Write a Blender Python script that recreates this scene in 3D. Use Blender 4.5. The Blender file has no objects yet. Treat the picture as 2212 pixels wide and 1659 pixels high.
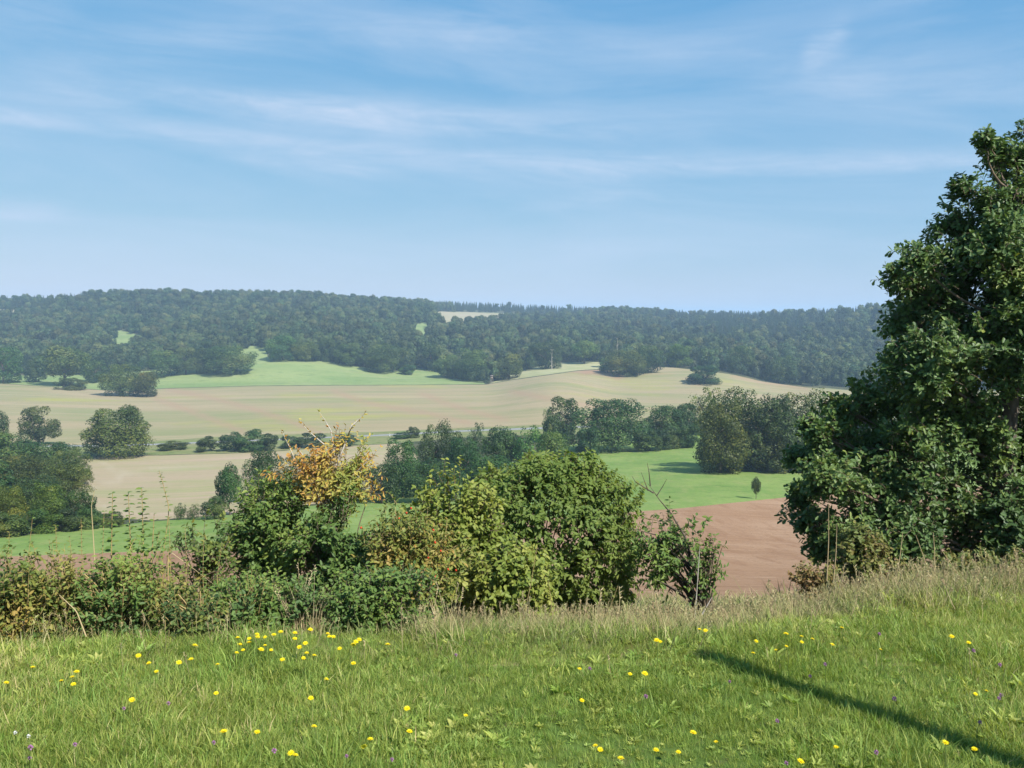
import bpy, math, random
import numpy as np
from mathutils import Vector, Euler
from mathutils.geometry import delaunay_2d_cdt

R = math.radians
SC = bpy.context.scene
COL = SC.collection
F = 1916.0            # focal length in units of a 2212 px wide picture
CX, CY = 1106.0, 829.5
PITCH = R(4.17)
EYE = 1.6
rng = np.random.default_rng(11)
random.seed(5)

# ------------------------------------------------------------------ helpers
def ray(px, py):
    a = (px - CX) / F
    b = (CY - py) / F
    return a, math.cos(PITCH) + b * math.sin(PITCH), b * math.cos(PITCH) - math.sin(PITCH)

def at(px, py, d):
    X, Y, Z = ray(px, py)
    return np.array([d * X / Y, d, EYE + d * Z / Y])

def proj(p):
    p = np.asarray(p, float)
    x, y, z = p[..., 0], p[..., 1], p[..., 2] - EYE
    zc = y * math.cos(PITCH) - z * math.sin(PITCH)
    yc = y * math.sin(PITCH) + z * math.cos(PITCH)
    return CX + F * x / zc, CY - F * yc / zc

def nz(p, seed, k=1.0, n=7):
    r = np.random.default_rng(seed)
    out = np.zeros(len(p))
    for _ in range(n):
        v = r.normal(size=3) * k
        out += np.sin(p @ v + r.uniform(0, 6.28))
    return out / math.sqrt(n / 2)

def norm(v):
    return v / np.maximum(np.linalg.norm(v, axis=-1, keepdims=True), 1e-9)

def tag(o, label=None, cat=None, group=None, kind=None):
    for k, v in (('label', label), ('category', cat), ('group', group), ('kind', kind)):
        if v:
            o[k] = v
    return o

def empty(name, loc, rz=0.0):
    o = bpy.data.objects.new(name, None)
    COL.objects.link(o)
    o.location = loc
    o.rotation_euler = (0, 0, rz)
    o.empty_display_size = 0.1
    return o

class Geo:
    """collects polygons of any size; builds ONE mesh"""
    def __init__(self):
        self.v, self.f, self.t, self.n = [], {}, {}, 0
    def add(self, verts, faces, tint=None):
        verts = np.asarray(verts, float).reshape(-1, 3)
        faces = np.asarray(faces, int)
        k = faces.shape[1]
        self.v.append(verts)
        self.f.setdefault(k, []).append(faces + self.n)
        if tint is None:
            tint = np.full(len(faces), 0.5)
        self.t.setdefault(k, []).append(np.broadcast_to(np.asarray(tint, float), (len(faces),)))
        self.n += len(verts)
    def tube(self, pts, rad, sides=5, tint=0.5):
        pts = np.asarray(pts, float)
        n = len(pts)
        rad = np.broadcast_to(np.asarray(rad, float), (n,))
        tan = norm(np.gradient(pts, axis=0))
        ref = np.where(np.abs(tan[:, 2:3]) > 0.9, np.array([[1.0, 0, 0]]), np.array([[0, 0, 1.0]]))
        a = norm(np.cross(tan, ref))
        b = np.cross(tan, a)
        ang = np.linspace(0, 2 * math.pi, sides, endpoint=False)
        ring = (np.cos(ang)[None, :, None] * a[:, None] + np.sin(ang)[None, :, None] * b[:, None]) * rad[:, None, None] + pts[:, None]
        i = np.arange(n - 1)[:, None] * sides
        j = np.arange(sides)[None]
        jn = (j + 1) % sides
        q = np.stack([i + j, i + jn, i + sides + jn, i + sides + j], -1).reshape(-1, 4)
        self.add(ring.reshape(-1, 3), q, tint)
    def leaves(self, pos, d, nrm, length, width, tint, shape='leaf'):
        pos = np.asarray(pos, float)
        n = len(pos)
        if n == 0:
            return
        d = norm(np.asarray(d, float))
        s = norm(np.cross(nrm, d))
        u = np.cross(d, s)
        T, faces = LEAF[shape]
        length = np.broadcast_to(np.asarray(length, float), (n,))
        width = np.broadcast_to(np.asarray(width, float), (n,))
        V = (pos[:, None] + d[:, None] * (T[None, :, 0:1] * length[:, None, None])
             + s[:, None] * (T[None, :, 1:2] * width[:, None, None])
             + u[:, None] * (T[None, :, 2:3] * length[:, None, None]))
        m = len(T)
        base = (np.arange(n) * m)[:, None]
        n0 = self.n
        self.v.append(V.reshape(-1, 3))
        self.n += n * m
        tint = np.broadcast_to(np.asarray(tint, float), (n,))
        for fc in faces:
            fa = base + np.array(fc)[None] + n0
            self.f.setdefault(len(fc), []).append(fa)
            self.t.setdefault(len(fc), []).append(tint)
    def mesh(self, name, mat=None, smooth=False):
        me = bpy.data.meshes.new(name)
        v = np.concatenate(self.v)
        ks = sorted(self.f)
        faces = [np.concatenate(self.f[k]) for k in ks]
        tint = np.concatenate([np.concatenate(self.t[k]) for k in ks])
        loops = np.concatenate([f.reshape(-1) for f in faces])
        tot = np.concatenate([np.full(len(f), f.shape[1]) for f in faces])
        start = np.concatenate([[0], np.cumsum(tot)[:-1]])
        me.vertices.add(len(v)); me.vertices.foreach_set('co', v.astype(np.float32).reshape(-1))
        me.loops.add(len(loops)); me.loops.foreach_set('vertex_index', loops.astype(np.int32))
        me.polygons.add(len(tot)); me.polygons.foreach_set('loop_start', start.astype(np.int32))
        a = me.attributes.new('tint', 'FLOAT', 'FACE')
        a.data.foreach_set('value', tint.astype(np.float32))
        if smooth:
            me.polygons.foreach_set('use_smooth', np.ones(len(tot), bool))
        me.update(calc_edges=True)
        if mat:
            me.materials.append(mat)
        return me
    def build(self, name, mat, parent=None, smooth=False):
        o = bpy.data.objects.new(name, self.mesh(name, mat, smooth))
        COL.objects.link(o)
        if parent is not None:
            o.parent = parent
        return o

def lobed():
    # oak-like outline of one half, mirrored
    half = [(0, 0), (0.14, .10), (0.24, .26), (0.34, .18), (0.46, .40), (0.56, .28), (0.70, .48), (0.80, .34), (0.93, .26), (1.0, 0)]
    T = [(x, 0 if i in (0, 9) else y, 0.10 * y * 2 - 0.06 * x * x) for i, (x, y) in enumerate(half)]
    n = len(T)
    T += [(x, -y, z) for (x, y, z) in T[1:-1]]
    return np.array(T), [tuple(range(n)), tuple([0] + [n + i for i in range(n - 2)] + [n - 1])[::-1]]

LEAF = {
    'leaf': (np.array([(0, 0, 0), (.28, -.46, .05), (.68, -.34, .02), (1, 0, -.12), (.68, .34, .02), (.28, .46, .05)]),
             [(0, 1, 2, 3), (0, 3, 4, 5)]),
    'narrow': (np.array([(0, 0, 0), (.4, -.5, .05), (1, 0, -.2), (.4, .5, .05)]), [(0, 1, 2), (0, 2, 3)]),
    'clump': (np.array([(0, -.35, 0), (.45, -.5, .08), (1, -.1, -.05), (.75, .45, .0), (.2, .5, .10)]), [(0, 1, 2, 3, 4)]),
    'blade': (np.array([(0, -.5, 0), (0, .5, 0), (.55, -.42, .06), (.55, .42, .06), (1, 0, 0)]), [(0, 2, 3, 1), (2, 4, 3)]),
    'oak': lobed(),
}

# ------------------------------------------------------------------ materials
def newmat(name):
    m = bpy.data.materials.new(name)
    m.use_nodes = True
    nt = m.node_tree
    nt.nodes.clear()
    return m, nt

def N(nt, typ, **kw):
    n = nt.nodes.new(typ)
    for k, v in kw.items():
        if k.startswith('i_'):
            key = k[2:]
            n.inputs[int(key) if key.isdigit() else key].default_value = v
        else:
            setattr(n, k, v)
    return n

def ramp(nt, stops):
    r = nt.nodes.new('ShaderNodeValToRGB')
    e = r.color_ramp.elements
    while len(e) < len(stops):
        e.new(0.5)
    for el, (p, c) in zip(e, stops):
        el.position = p
        el.color = (*c, 1)
    return r

def leaf_mat(name, cols, trans=0.3, rough=0.55, objcol=False, rand=0.0, spec=0.3):
    m, nt = newmat(name)
    L = nt.links.new
    a = N(nt, 'ShaderNodeAttribute', attribute_name='tint')
    n = len(cols)
    r = ramp(nt, [(i / max(1, n - 1), c) for i, c in enumerate(cols)])
    L(a.outputs['Fac'], r.inputs[0])
    col = r.outputs[0]
    if objcol or rand:
        oi = N(nt, 'ShaderNodeObjectInfo')
    if objcol:
        mx = N(nt, 'ShaderNodeMix', data_type='RGBA', blend_type='MULTIPLY', i_0=1.0)
        L(col, mx.inputs[6]); L(oi.outputs['Color'], mx.inputs[7]); col = mx.outputs[2]
    if rand:
        hs = N(nt, 'ShaderNodeHueSaturation')
        mr = N(nt, 'ShaderNodeMapRange', i_3=1 - rand, i_4=1 + rand)
        L(oi.outputs['Random'], mr.inputs[0]); L(mr.outputs[0], hs.inputs['Value'])
        m2 = N(nt, 'ShaderNodeMath', operation='MULTIPLY_ADD'); m2.inputs[1].default_value = 7.31; m2.inputs[2].default_value = 0.0
        fr = N(nt, 'ShaderNodeMath', operation='FRACT')
        mh = N(nt, 'ShaderNodeMapRange', i_3=0.475, i_4=0.53)
        L(oi.outputs['Random'], m2.inputs[0]); L(m2.outputs[0], fr.inputs[0]); L(fr.outputs[0], mh.inputs[0]); L(mh.outputs[0], hs.inputs['Hue'])
        L(col, hs.inputs['Color']); col = hs.outputs[0]
    p = N(nt, 'ShaderNodeBsdfPrincipled', i_Roughness=rough)
    p.inputs['Specular IOR Level'].default_value = spec
    L(col, p.inputs['Base Color'])
    t = N(nt, 'ShaderNodeBsdfTranslucent')
    tc = N(nt, 'ShaderNodeHueSaturation', i_Hue=0.485, i_Saturation=1.15, i_Value=1.2)
    L(col, tc.inputs['Color']); L(tc.outputs[0], t.inputs['Color'])
    mix = N(nt, 'ShaderNodeMixShader', i_0=trans)
    out = N(nt, 'ShaderNodeOutputMaterial')
    L(p.outputs[0], mix.inputs[1]); L(t.outputs[0], mix.inputs[2]); L(mix.outputs[0], out.inputs[0])
    return m

def plain_mat(name, c1, c2, scale=20, rough=0.8, bump=0.0, stretch=(1, 1, 1)):
    m, nt = newmat(name)
    L = nt.links.new
    tc = N(nt, 'ShaderNodeTexCoord')
    mp = N(nt, 'ShaderNodeMapping'); mp.inputs['Scale'].default_value = stretch
    no = N(nt, 'ShaderNodeTexNoise', i_Scale=scale, i_Detail=5.0)
    r = ramp(nt, [(0.3, c1), (0.7, c2)])
    p = N(nt, 'ShaderNodeBsdfPrincipled', i_Roughness=rough)
    p.inputs['Specular IOR Level'].default_value = 0.2
    out = N(nt, 'ShaderNodeOutputMaterial')
    L(tc.outputs['Object'], mp.inputs[0]); L(mp.outputs[0], no.inputs['Vector']); L(no.outputs['Fac'], r.inputs[0]); L(r.outputs[0], p.inputs['Base Color'])
    if bump:
        b = N(nt, 'ShaderNodeBump', i_Strength=bump)
        L(no.outputs['Fac'], b.inputs['Height']); L(b.outputs[0], p.inputs['Normal'])
    L(p.outputs[0], out.inputs[0])
    return m

def field_mat(name, layers, stripe=None, rough=0.9):
    """layers: list of (colour, scale xyz, noise scale, lo, hi); the first one is the base colour"""
    m, nt = newmat(name)
    L = nt.links.new
    g = N(nt, 'ShaderNodeNewGeometry')
    col = None
    for (c, st, sc, lo, hi) in layers:
        if col is None:
            rgb = N(nt, 'ShaderNodeRGB'); rgb.outputs[0].default_value = (*c, 1)
            col = rgb.outputs[0]
            continue
        mp = N(nt, 'ShaderNodeMapping'); mp.inputs['Scale'].default_value = st
        mp.inputs['Rotation'].default_value = (0, 0, R(4))
        no = N(nt, 'ShaderNodeTexNoise', i_Scale=sc, i_Detail=4.0, i_Roughness=0.6)
        mr = N(nt, 'ShaderNodeMapRange', i_1=lo, i_2=hi)
        mx = N(nt, 'ShaderNodeMix', data_type='RGBA')
        L(g.outputs['Position'], mp.inputs[0]); L(mp.outputs[0], no.inputs['Vector']); L(no.outputs['Fac'], mr.inputs[0])
        L(mr.outputs[0], mx.inputs[0]); L(col, mx.inputs[6]); mx.inputs[7].default_value = (*c, 1)
        col = mx.outputs[2]
    if stripe:
        for i, (an, c, amt) in enumerate(stripe):
            at_ = N(nt, 'ShaderNodeAttribute', attribute_name=an)
            mu = N(nt, 'ShaderNodeMath', operation='MULTIPLY'); mu.inputs[1].default_value = amt
            mx = N(nt, 'ShaderNodeMix', data_type='RGBA')
            L(at_.outputs['Fac'], mu.inputs[0]); L(mu.outputs[0], mx.inputs[0]); L(col, mx.inputs[6]); mx.inputs[7].default_value = (*c, 1)
            col = mx.outputs[2]
    p = N(nt, 'ShaderNodeBsdfPrincipled', i_Roughness=rough)
    p.inputs['Specular IOR Level'].default_value = 0.1
    out = N(nt, 'ShaderNodeOutputMaterial')
    L(col, p.inputs['Base Color']); L(p.outputs[0], out.inputs[0])
    return m

M = {}
M['bark'] = plain_mat('bark', (.05, .038, .03), (.12, .10, .08), 30, .9, .3, (1, 1, .2))
M['pale_bark'] = plain_mat('pale_bark', (.30, .27, .22), (.5, .46, .4), 25, .8, .2)
M['twig'] = plain_mat('twig', (.09, .065, .045), (.2, .155, .11), 40, .8)
M['cane'] = plain_mat('cane', (.26, .17, .08), (.36, .30, .12), 30, .7)
M['straw'] = leaf_mat('straw', [(.34, .24, .12), (.50, .40, .22), (.62, .52, .32)], .25)
M['tree'] = leaf_mat('tree_leaves', [(.022, .046, .014), (.042, .080, .020), (.078, .122, .028), (.13, .15, .036)], .28, objcol=True, rand=.08)
M['forest'] = leaf_mat('forest_leaves', [(.028, .052, .020), (.045, .076, .026), (.072, .104, .034), (.105, .12, .042)], .25, rand=.45)
M['conifer'] = leaf_mat('conifer_needles', [(.016, .034, .015), (.028, .052, .020), (.048, .074, .026)], .15, rand=.3)
M['oak'] = leaf_mat('oak_leaves', [(0.053, 0.101, 0.030), (0.085, 0.148, 0.040), (0.141, 0.203, 0.050), (0.265, 0.296, 0.062)], .25, rough=.5, spec=.4)
M['hazel'] = leaf_mat('bush_leaves', [(.095, .155, .034), (.145, .205, .040), (.21, .25, .055)], .40, rough=.6)
M['lime'] = leaf_mat('yellow_green_leaves', [(.11, .165, .032), (.19, .24, .044), (.30, .31, .072)], .34)
M['autumn'] = leaf_mat('autumn_leaves', [(.40, .18, .05), (.48, .31, .07), (.46, .39, .09), (.24, .28, .06)], .38)
M['shrub'] = leaf_mat('shrub_leaves', [(0.063, 0.116, 0.032), (0.108, 0.179, 0.039), (0.197, 0.250, 0.053)], .3)
M['rose'] = leaf_mat('rose_leaves', [(0.063, 0.098, 0.025), (0.115, 0.161, 0.034), (0.207, 0.218, 0.046), (0.345, 0.230, 0.063)], .3)
M['bramble'] = leaf_mat('bramble_leaves', [(0.046, 0.085, 0.026), (0.098, 0.143, 0.034), (0.182, 0.208, 0.046), (0.312, 0.260, 0.078)], .3)
M['rusty'] = leaf_mat('rusty_leaves', [(.20, .12, .05), (.20, .165, .055), (.17, .19, .05), (.11, .15, .04)], .3)
M['grass'] = leaf_mat('grass_blades', [(.155, .235, .042), (.255, .335, .066), (.365, .42, .105), (.54, .46, .22)], .40, rough=.55, rand=.2)
M['wild'] = leaf_mat('wild_grass_blades', [(.13, .175, .042), (.24, .24, .085), (.38, .33, .16), (.52, .44, .26)], .35, rand=.22)
M['yellow'] = leaf_mat('yellow_petals', [(.82, .60, .005), (.88, .74, .012)], .25)
M['pink'] = leaf_mat('pink_petals', [(.30, .10, .28), (.50, .25, .45)], .25)
M['white'] = leaf_mat('white_petals', [(.7, .7, .66), (.8, .8, .78)], .25)
M['stem'] = leaf_mat('green_stem', [(.10, .15, .03), (.12, .17, .04)], .1)
M['hip'] = plain_mat('rose_hip_red', (.42, .035, .015), (.5, .06, .02), 10, .3)
M['wood'] = plain_mat('grey_wood', (.16, .13, .10), (.28, .24, .2), 20, .85, .2, (4, 4, .5))
M['white_paint'] = plain_mat('white_plastic', (.75, .75, .73), (.8, .8, .78), 5, .5)
M['black'] = plain_mat('black_band', (.02, .02, .02), (.03, .03, .03), 5, .5)
M['asphalt'] = plain_mat('asphalt', (.20, .20, .20), (.26, .26, .255), 3, .9)

F1 = (1, 1, 1)
M['f_meadow'] = field_mat('meadow_ground', [((.06, .10, .02), F1, 1, 0, 1), ((.09, .13, .03), F1, 3, .4, .7), ((.10, .085, .04), F1, 9, .55, .75)])
M['f_slope'] = field_mat('slope_ground', [((.16, .16, .06), F1, 1, 0, 1), ((.22, .18, .09), F1, 1.2, .4, .7), ((.09, .11, .03), F1, 3, .5, .7)])
M['f_plough'] = field_mat('ploughed_soil', [((0.259, 0.154, 0.088), F1, 1, 0, 1), ((0.319, 0.207, 0.128), F1, .035, .42, .62), ((0.216, 0.119, 0.065), (1, .12, 1), .6, .50, .72), ((0.346, 0.231, 0.147), (.25, 2.2, 1), 1.0, .55, .75), ((0.151, 0.086, 0.048), F1, 3.0, .56, .74), ((0.367, 0.259, 0.173), F1, 5.0, .60, .76), ((0.205, 0.116, 0.063), (.05, 1, 1), .9, .56, .7)])
M['f_pasture'] = field_mat('pasture_grass', [((.135, .212, .050), F1, 1, 0, 1), ((.19, .255, .070), F1, .07, .42, .62), ((.21, .245, .08), (1, .35, 1), .5, .5, .72), ((.095, .16, .038), F1, .35, .55, .75), ((.085, .145, .035), F1, 2.2, .52, .75), ((.22, .22, .09), F1, 1.1, .6, .78)])
STR = [('red', (.27, .145, .09), .85), ('stripe', (.29, .195, .125), .65), ('pale', (.40, .34, .245), .35)]
M['f_stubble'] = field_mat('stubble', [((0.284, 0.230, 0.133), F1, 1, 0, 1), ((0.203, 0.206, 0.094), (.3, .8, 1), .03, .42, .62), ((0.270, 0.258, 0.080), (.5, .7, 1), .028, .54, .70), ((0.324, 0.258, 0.160), (.03, 1, 1), .10, .50, .72), ((0.153, 0.163, 0.071), (.022, 1, 1), .8, .56, .72), ((0.360, 0.292, 0.181), (.02, 1, 1), 1.5, .58, .75), ((0.225, 0.181, 0.105), (.3, 1, 1), 1.4, .55, .8)], STR)
M['f_stubble_low'] = field_mat('stubble_low', [((0.316, 0.254, 0.157), F1, 1, 0, 1), ((0.258, 0.251, 0.116), (.5, 1.0, 1), .045, .46, .64), ((0.355, 0.268, 0.185), (.2, 1, 1), .10, .48, .7), ((0.214, 0.199, 0.101), (.035, 1, 1), 1.0, .57, .74), ((0.399, 0.325, 0.212), (.03, 1, 1), 1.8, .58, .75), ((0.253, 0.205, 0.130), (.3, 1, 1), 2.0, .55, .8)], STR)
M['f_green'] = field_mat('green_crop', [((.160, .222, .078), F1, 1, 0, 1), ((.215, .262, .10), (.4, 1, 1), .028, .42, .60), ((.225, .255, .11), (.1, 1, 1), .15, .5, .7), ((.12, .175, .06), (.5, 1, 1), .25, .55, .75), ((.105, .16, .055), F1, 1.0, .55, .78)])
M['f_far'] = field_mat('far_stubble', [((0.296, 0.255, 0.166), F1, 1, 0, 1), ((0.225, 0.225, 0.118), (.2, 1, 1), .03, .45, .65)])
M['f_pale'] = field_mat('pale_grass', [((.26, .27, .13), F1, 1, 0, 1), ((.34, .32, .18), F1, .1, .4, .6)])
M['f_verge'] = field_mat('verge_grass', [((.15, .18, .06), F1, 1, 0, 1), ((.22, .2, .1), (.2, 1, 1), .15, .4, .65), ((.08, .11, .035), F1, .6, .5, .7)])
M['f_hill'] = field_mat('woodland_floor', [((.05, .06, .03), F1, 1, 0, 1), ((.08, .08, .04), F1, .1, .4, .6)])

# ------------------------------------------------------------------ terrain
COLS = {
    -900: [(62, 1222), (76, 1178), (110, 1115), (230, 995), (265, 968), (285, 955), (520, 826), (600, 800), (800, 720), (1100, 660), (1300, 668)],
    0: [(62, 1203), (76, 1160), (110, 1100), (230, 990), (265, 962), (285, 950), (515, 828), (580, 808), (700, 765), (900, 705), (1100, 664), (1300, 668)],
    300: [(62, 1192), (95, 1128), (150, 1055), (230, 986), (262, 959), (285, 947), (520, 838), (600, 800), (700, 758), (900, 692), (1060, 649), (1300, 662)],
    600: [(66, 1181), (100, 1112), (150, 1045), (230, 977), (258, 955), (285, 938), (525, 832), (600, 785), (660, 758), (800, 712), (1000, 672), (1130, 652), (1400, 664)],
    900: [(75, 1155), (110, 1098), (160, 1040), (230, 975), (258, 950), (285, 932), (530, 831), (600, 808), (680, 770), (850, 720), (1100, 676), (1250, 668), (1400, 665)],
    1050: [(85, 1133), (118, 1080), (165, 1030), (230, 970), (285, 930), (530, 830), (600, 810), (700, 772), (900, 722), (1150, 698), (1270, 688), (1390, 672), (1500, 669)],
    1200: [(90, 1122), (125, 1070), (170, 1022), (230, 970), (285, 928), (540, 808), (600, 797), (800, 745), (1000, 715), (1300, 689), (1450, 676)],
    1350: [(100, 1108), (130, 1066), (170, 1020), (230, 968), (285, 926), (500, 838), (600, 796), (700, 772), (1000, 718), (1400, 682)],
    1500: [(108, 1095), (160, 1025), (225, 966), (285, 925), (490, 842), (590, 798), (700, 770), (1000, 720), (1430, 688)],
    1740: [(128, 1070), (165, 1020), (225, 962), (285, 922), (480, 862), (560, 836), (700, 788), (900, 728), (1200, 688)],
    2000: [(140, 1055), (170, 1015), (225, 960), (285, 922), (480, 865), (550, 842), (700, 775), (850, 715), (1000, 670)],
    2400: [(150, 1043), (172, 1012), (225, 958), (285, 922), (480, 868), (550, 845), (700, 765), (850, 700), (960, 655)],
    3100: [(150, 1035), (172, 1008), (225, 958), (285, 922), (480, 868), (550, 845), (700, 765), (850, 700), (960, 650)],
}
def near_rows(px):
    t = min(max((px - 1620) / 420.0, 0), 1)
    e = 4.1 + .15 * min(max(px / 1000.0, 0), 1) + .48 * t
    return [(1.0, 0.0), (e, 0.0), (e + .9, -.27 + .17 * t), (6.6, -.76 + .34 * t), (8.2, -1.32 + .40 * t), (20, -5.1), (40, -10.8)]

def pchip(x, y, xi):
    h = np.diff(x); dl = np.diff(y) / h
    m = np.zeros_like(y)
    m[0], m[-1] = dl[0], dl[-1]
    for i in range(1, len(x) - 1):
        if dl[i - 1] * dl[i] > 0:
            w1, w2 = 2 * h[i] + h[i - 1], h[i] + 2 * h[i - 1]
            m[i] = (w1 + w2) / (w1 / dl[i - 1] + w2 / dl[i])
    k = np.clip(np.searchsorted(x, xi) - 1, 0, len(x) - 2)
    t = (xi - x[k]) / h[k]
    return ((2 * t**3 - 3 * t**2 + 1) * y[k] + (t**3 - 2 * t**2 + t) * h[k] * m[k]
            + (-2 * t**3 + 3 * t**2) * y[k + 1] + (t**3 - t**2) * h[k] * m[k + 1])

LD = np.linspace(0, math.log(7000), 700)
_u, _rows = [], []
for pxc in sorted(COLS):
    xs = [math.log(d) for d, _ in near_rows(pxc)]; ys = [z for _, z in near_rows(pxc)]
    for d, py in COLS[pxc]:
        xs.append(math.log(d)); ys.append(at(pxc, py, d)[2])
    dl, zl = COLS[pxc][-1][0], ys[-1]
    for k in (1.25, 1.8, 7000 / dl):
        xs.append(math.log(dl * k)); ys.append(zl - 8 * math.log(k) * 2)
    _u.append((pxc - CX) / F)
    _rows.append(pchip(np.array(xs), np.array(ys), LD))
_rows = np.array(_rows); _u = np.array(_u)
UU = np.linspace(-1.25, 1.25, 300)
TAB = np.zeros((300, 700))
for j in range(700):
    TAB[:, j] = pchip(_u, _rows[:, j], np.clip(UU, _u[0], _u[-1]))

def terrain(x, y):
    x = np.asarray(x, float); y = np.asarray(y, float)
    yy = np.clip(y, 1.0, 6900)
    fu = np.clip((x / yy + 1.25) / 2.5 * 299, 0, 298.999)
    fl = np.clip(np.log(yy) / LD[-1] * 699, 0, 698.999)
    i, j = fu.astype(int), fl.astype(int)
    a, b = fu - i, fl - j
    z = (TAB[i, j] * (1 - a) * (1 - b) + TAB[i + 1, j] * a * (1 - b) + TAB[i, j + 1] * (1 - a) * b + TAB[i + 1, j + 1] * a * b)
    return np.where(y < 4.1, 0.0, z)

def ground(px, py, dmin=5.5, dmax=3000):
    """where the sight line through a picture point meets the ground"""
    X, Y, Z = ray(px, py)
    d = np.exp(np.linspace(math.log(dmin), math.log(dmax), 3000))
    zr = EYE + d * Z / Y
    zt = terrain(d * X / Y, d)
    k = np.argmax(zr <= zt)
    if zr[k] > zt[k]:
        k = len(d) - 1
    return np.array([d[k] * X / Y, d[k], zt[k]])

def ground_d(px, d):
    x = (px - CX) / F * d
    for _ in range(3):
        z = float(terrain(x, d))
        zc = d * math.cos(PITCH) - (z - EYE) * math.sin(PITCH)
        x = (px - CX) / F * zc
    return np.array([x, d, z])

E1 = [(-1100, 1230), (-500, 1215), (0, 1203), (263, 1193), (463, 1187), (765, 1156), (1100, 1127), (1480, 1097), (1740, 1070), (2300, 1042), (3200, 1020)]
E2 = [(-1100, 1185), (0, 1162), (205, 1140), (325, 1127), (463, 1116), (700, 1090), (900, 1050), (1100, 1000), (1240, 960), (1290, 950), (1400, 944), (1500, 940), (1730, 936), (2300, 934), (3200, 932)]
GB = [(-1100, 982), (0, 966), (120, 962), (335, 954), (430, 946), (600, 938), (800, 934), (880, 930), (1000, 924), (1170, 918), (1400, 912), (1700, 908), (2300, 906), (3200, 906)]
GT = [(3200, 850), (2300, 847), (1830, 843), (1790, 839), (1740, 837), (1650, 825), (1590, 811), (1560, 806), (1480, 797), (1430, 792), (1400, 796), (1340, 799), (1300, 799), (1250, 801), (1180, 811), (1100, 822), (1050, 831), (900, 832), (700, 833), (560, 834), (345, 840), (280, 846), (220, 843), (110, 836), (0, 829), (-1100, 827)]
RD = [(-1100, 978), (0, 963), (200, 963.5), (335, 960), (430, 956), (600, 949.5), (790, 941.5), (850, 939), (1000, 931), (1170, 925), (1400, 918)]
REG = [   # later ones win
    ('pasture', 'f_pasture', 'green pasture strip', E1 + E2[::-1]),
    ('stubble_field', 'f_stubble_low', '', [(200, 986), (350, 984), (560, 978), (700, 967), (860, 958), (905, 985), (880, 1030), (700, 1086), (463, 1113), (325, 1124), (240, 1118), (150, 1080), (90, 1020), (140, 985)]),
    ('verge', 'f_verge', '', [(-1100, 992), (0, 985), (200, 985), (350, 983), (560, 977), (700, 966), (860, 957), (1000, 945), (1170, 940), (1400, 935)] + [p for p in GB[::-1] if p[0] <= 1400]),
    ('stubble_field', 'f_stubble', '', GB + GT),
    ('green_field', 'f_green', '', [(-1100, 826), (0, 828), (110, 835), (220, 842), (280, 845), (345, 839), (560, 833), (700, 832), (900, 831), (1048, 830), (1042, 825), (965, 816), (940, 799), (905, 796), (885, 806), (830, 800), (760, 789), (700, 780), (640, 778), (578, 771), (573, 750), (533, 747), (500, 775), (430, 790), (340, 800), (200, 810), (0, 812), (-1100, 812)]),
    ('grass_slope', 'f_pale', '', [(1056, 829), (1100, 820.5), (1180, 809.5), (1250, 799.5), (1298, 797), (1320, 788), (1290, 782), (1200, 784), (1130, 800)]),
    ('clearing', 'f_green', '', [(232, 716), (262, 714), (312, 727), (312, 762), (245, 758)]),
    ('clearing', 'f_green', '', [(888, 700), (932, 696), (918, 748), (896, 748)]),
    ('far_field', 'f_far', '', [(938, 673), (1000, 674), (1100, 677), (1190, 680), (1198, 692), (1100, 698), (1000, 712), (945, 712)]),
    ('far_field', 'f_far', '', [(-500, 664), (0, 668), (45, 670), (40, 692), (-500, 692)]),
]
K = 6.0     # weight of ln(d) against u in the flat parameter space

def par(p):
    return (p[0] / p[1], math.log(p[1]) / K)

def dense(poly, step=14, close=True):
    out = []
    n = len(poly)
    for i in range(n if close else n - 1):
        a, b = np.array(poly[i], float), np.array(poly[(i + 1) % n], float)
        k = max(1, int(np.linalg.norm(b - a) / step))
        for t in range(k):
            out.append(tuple(a + (b - a) * t / k))
    if not close:
        out.append(poly[-1])
    return out

def soften(poly, r, amp=1.2):
    return [(x + r.normal() * .3, y + amp * .5 * math.sin(x * .021 + 1.7) * math.sin(x * .0573)) for x, y in poly]

def point_in(px, py, poly):
    px = np.asarray(px); py = np.asarray(py)
    ins = np.zeros(px.shape, bool)
    n = len(poly)
    for i in range(n):
        x1, y1 = poly[i]; x2, y2 = poly[(i + 1) % n]
        if y1 == y2:
            continue
        c = ((y1 > py) != (y2 > py)) & (px < (x2 - x1) * (py - y1) / (y2 - y1) + x1)
        ins ^= c
    return ins

polys = []
for (nm, mt, lb, poly) in REG:
    pts = [par(ground(*q)) for q in dense(poly)]
    polys.append((nm, mt, pts))
# the ploughed field: from 26 m out to the pasture
near_edge = [par(ground_d(px, 26)) for px in range(-1000, 3201, 60)]
e1 = [par(ground(*q)) for q in dense(E1, close=False)]
polys.insert(0, ('ploughed_field', 'f_plough', near_edge + e1[::-1]))
# the road: 4.5 m wide along its centre line
rc = np.array([ground(*q) for q in dense(RD, close=False)])
tn = norm(np.gradient(rc[:, :2], axis=0)); nn = np.stack([-tn[:, 1], tn[:, 0]], 1)
ra, rb = rc[:, :2] + nn * 2.3, rc[:, :2] - nn * 2.3
polys.insert(4, ('road', 'asphalt', [par(p) for p in ra] + [par(p) for p in rb[::-1]]))

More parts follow.
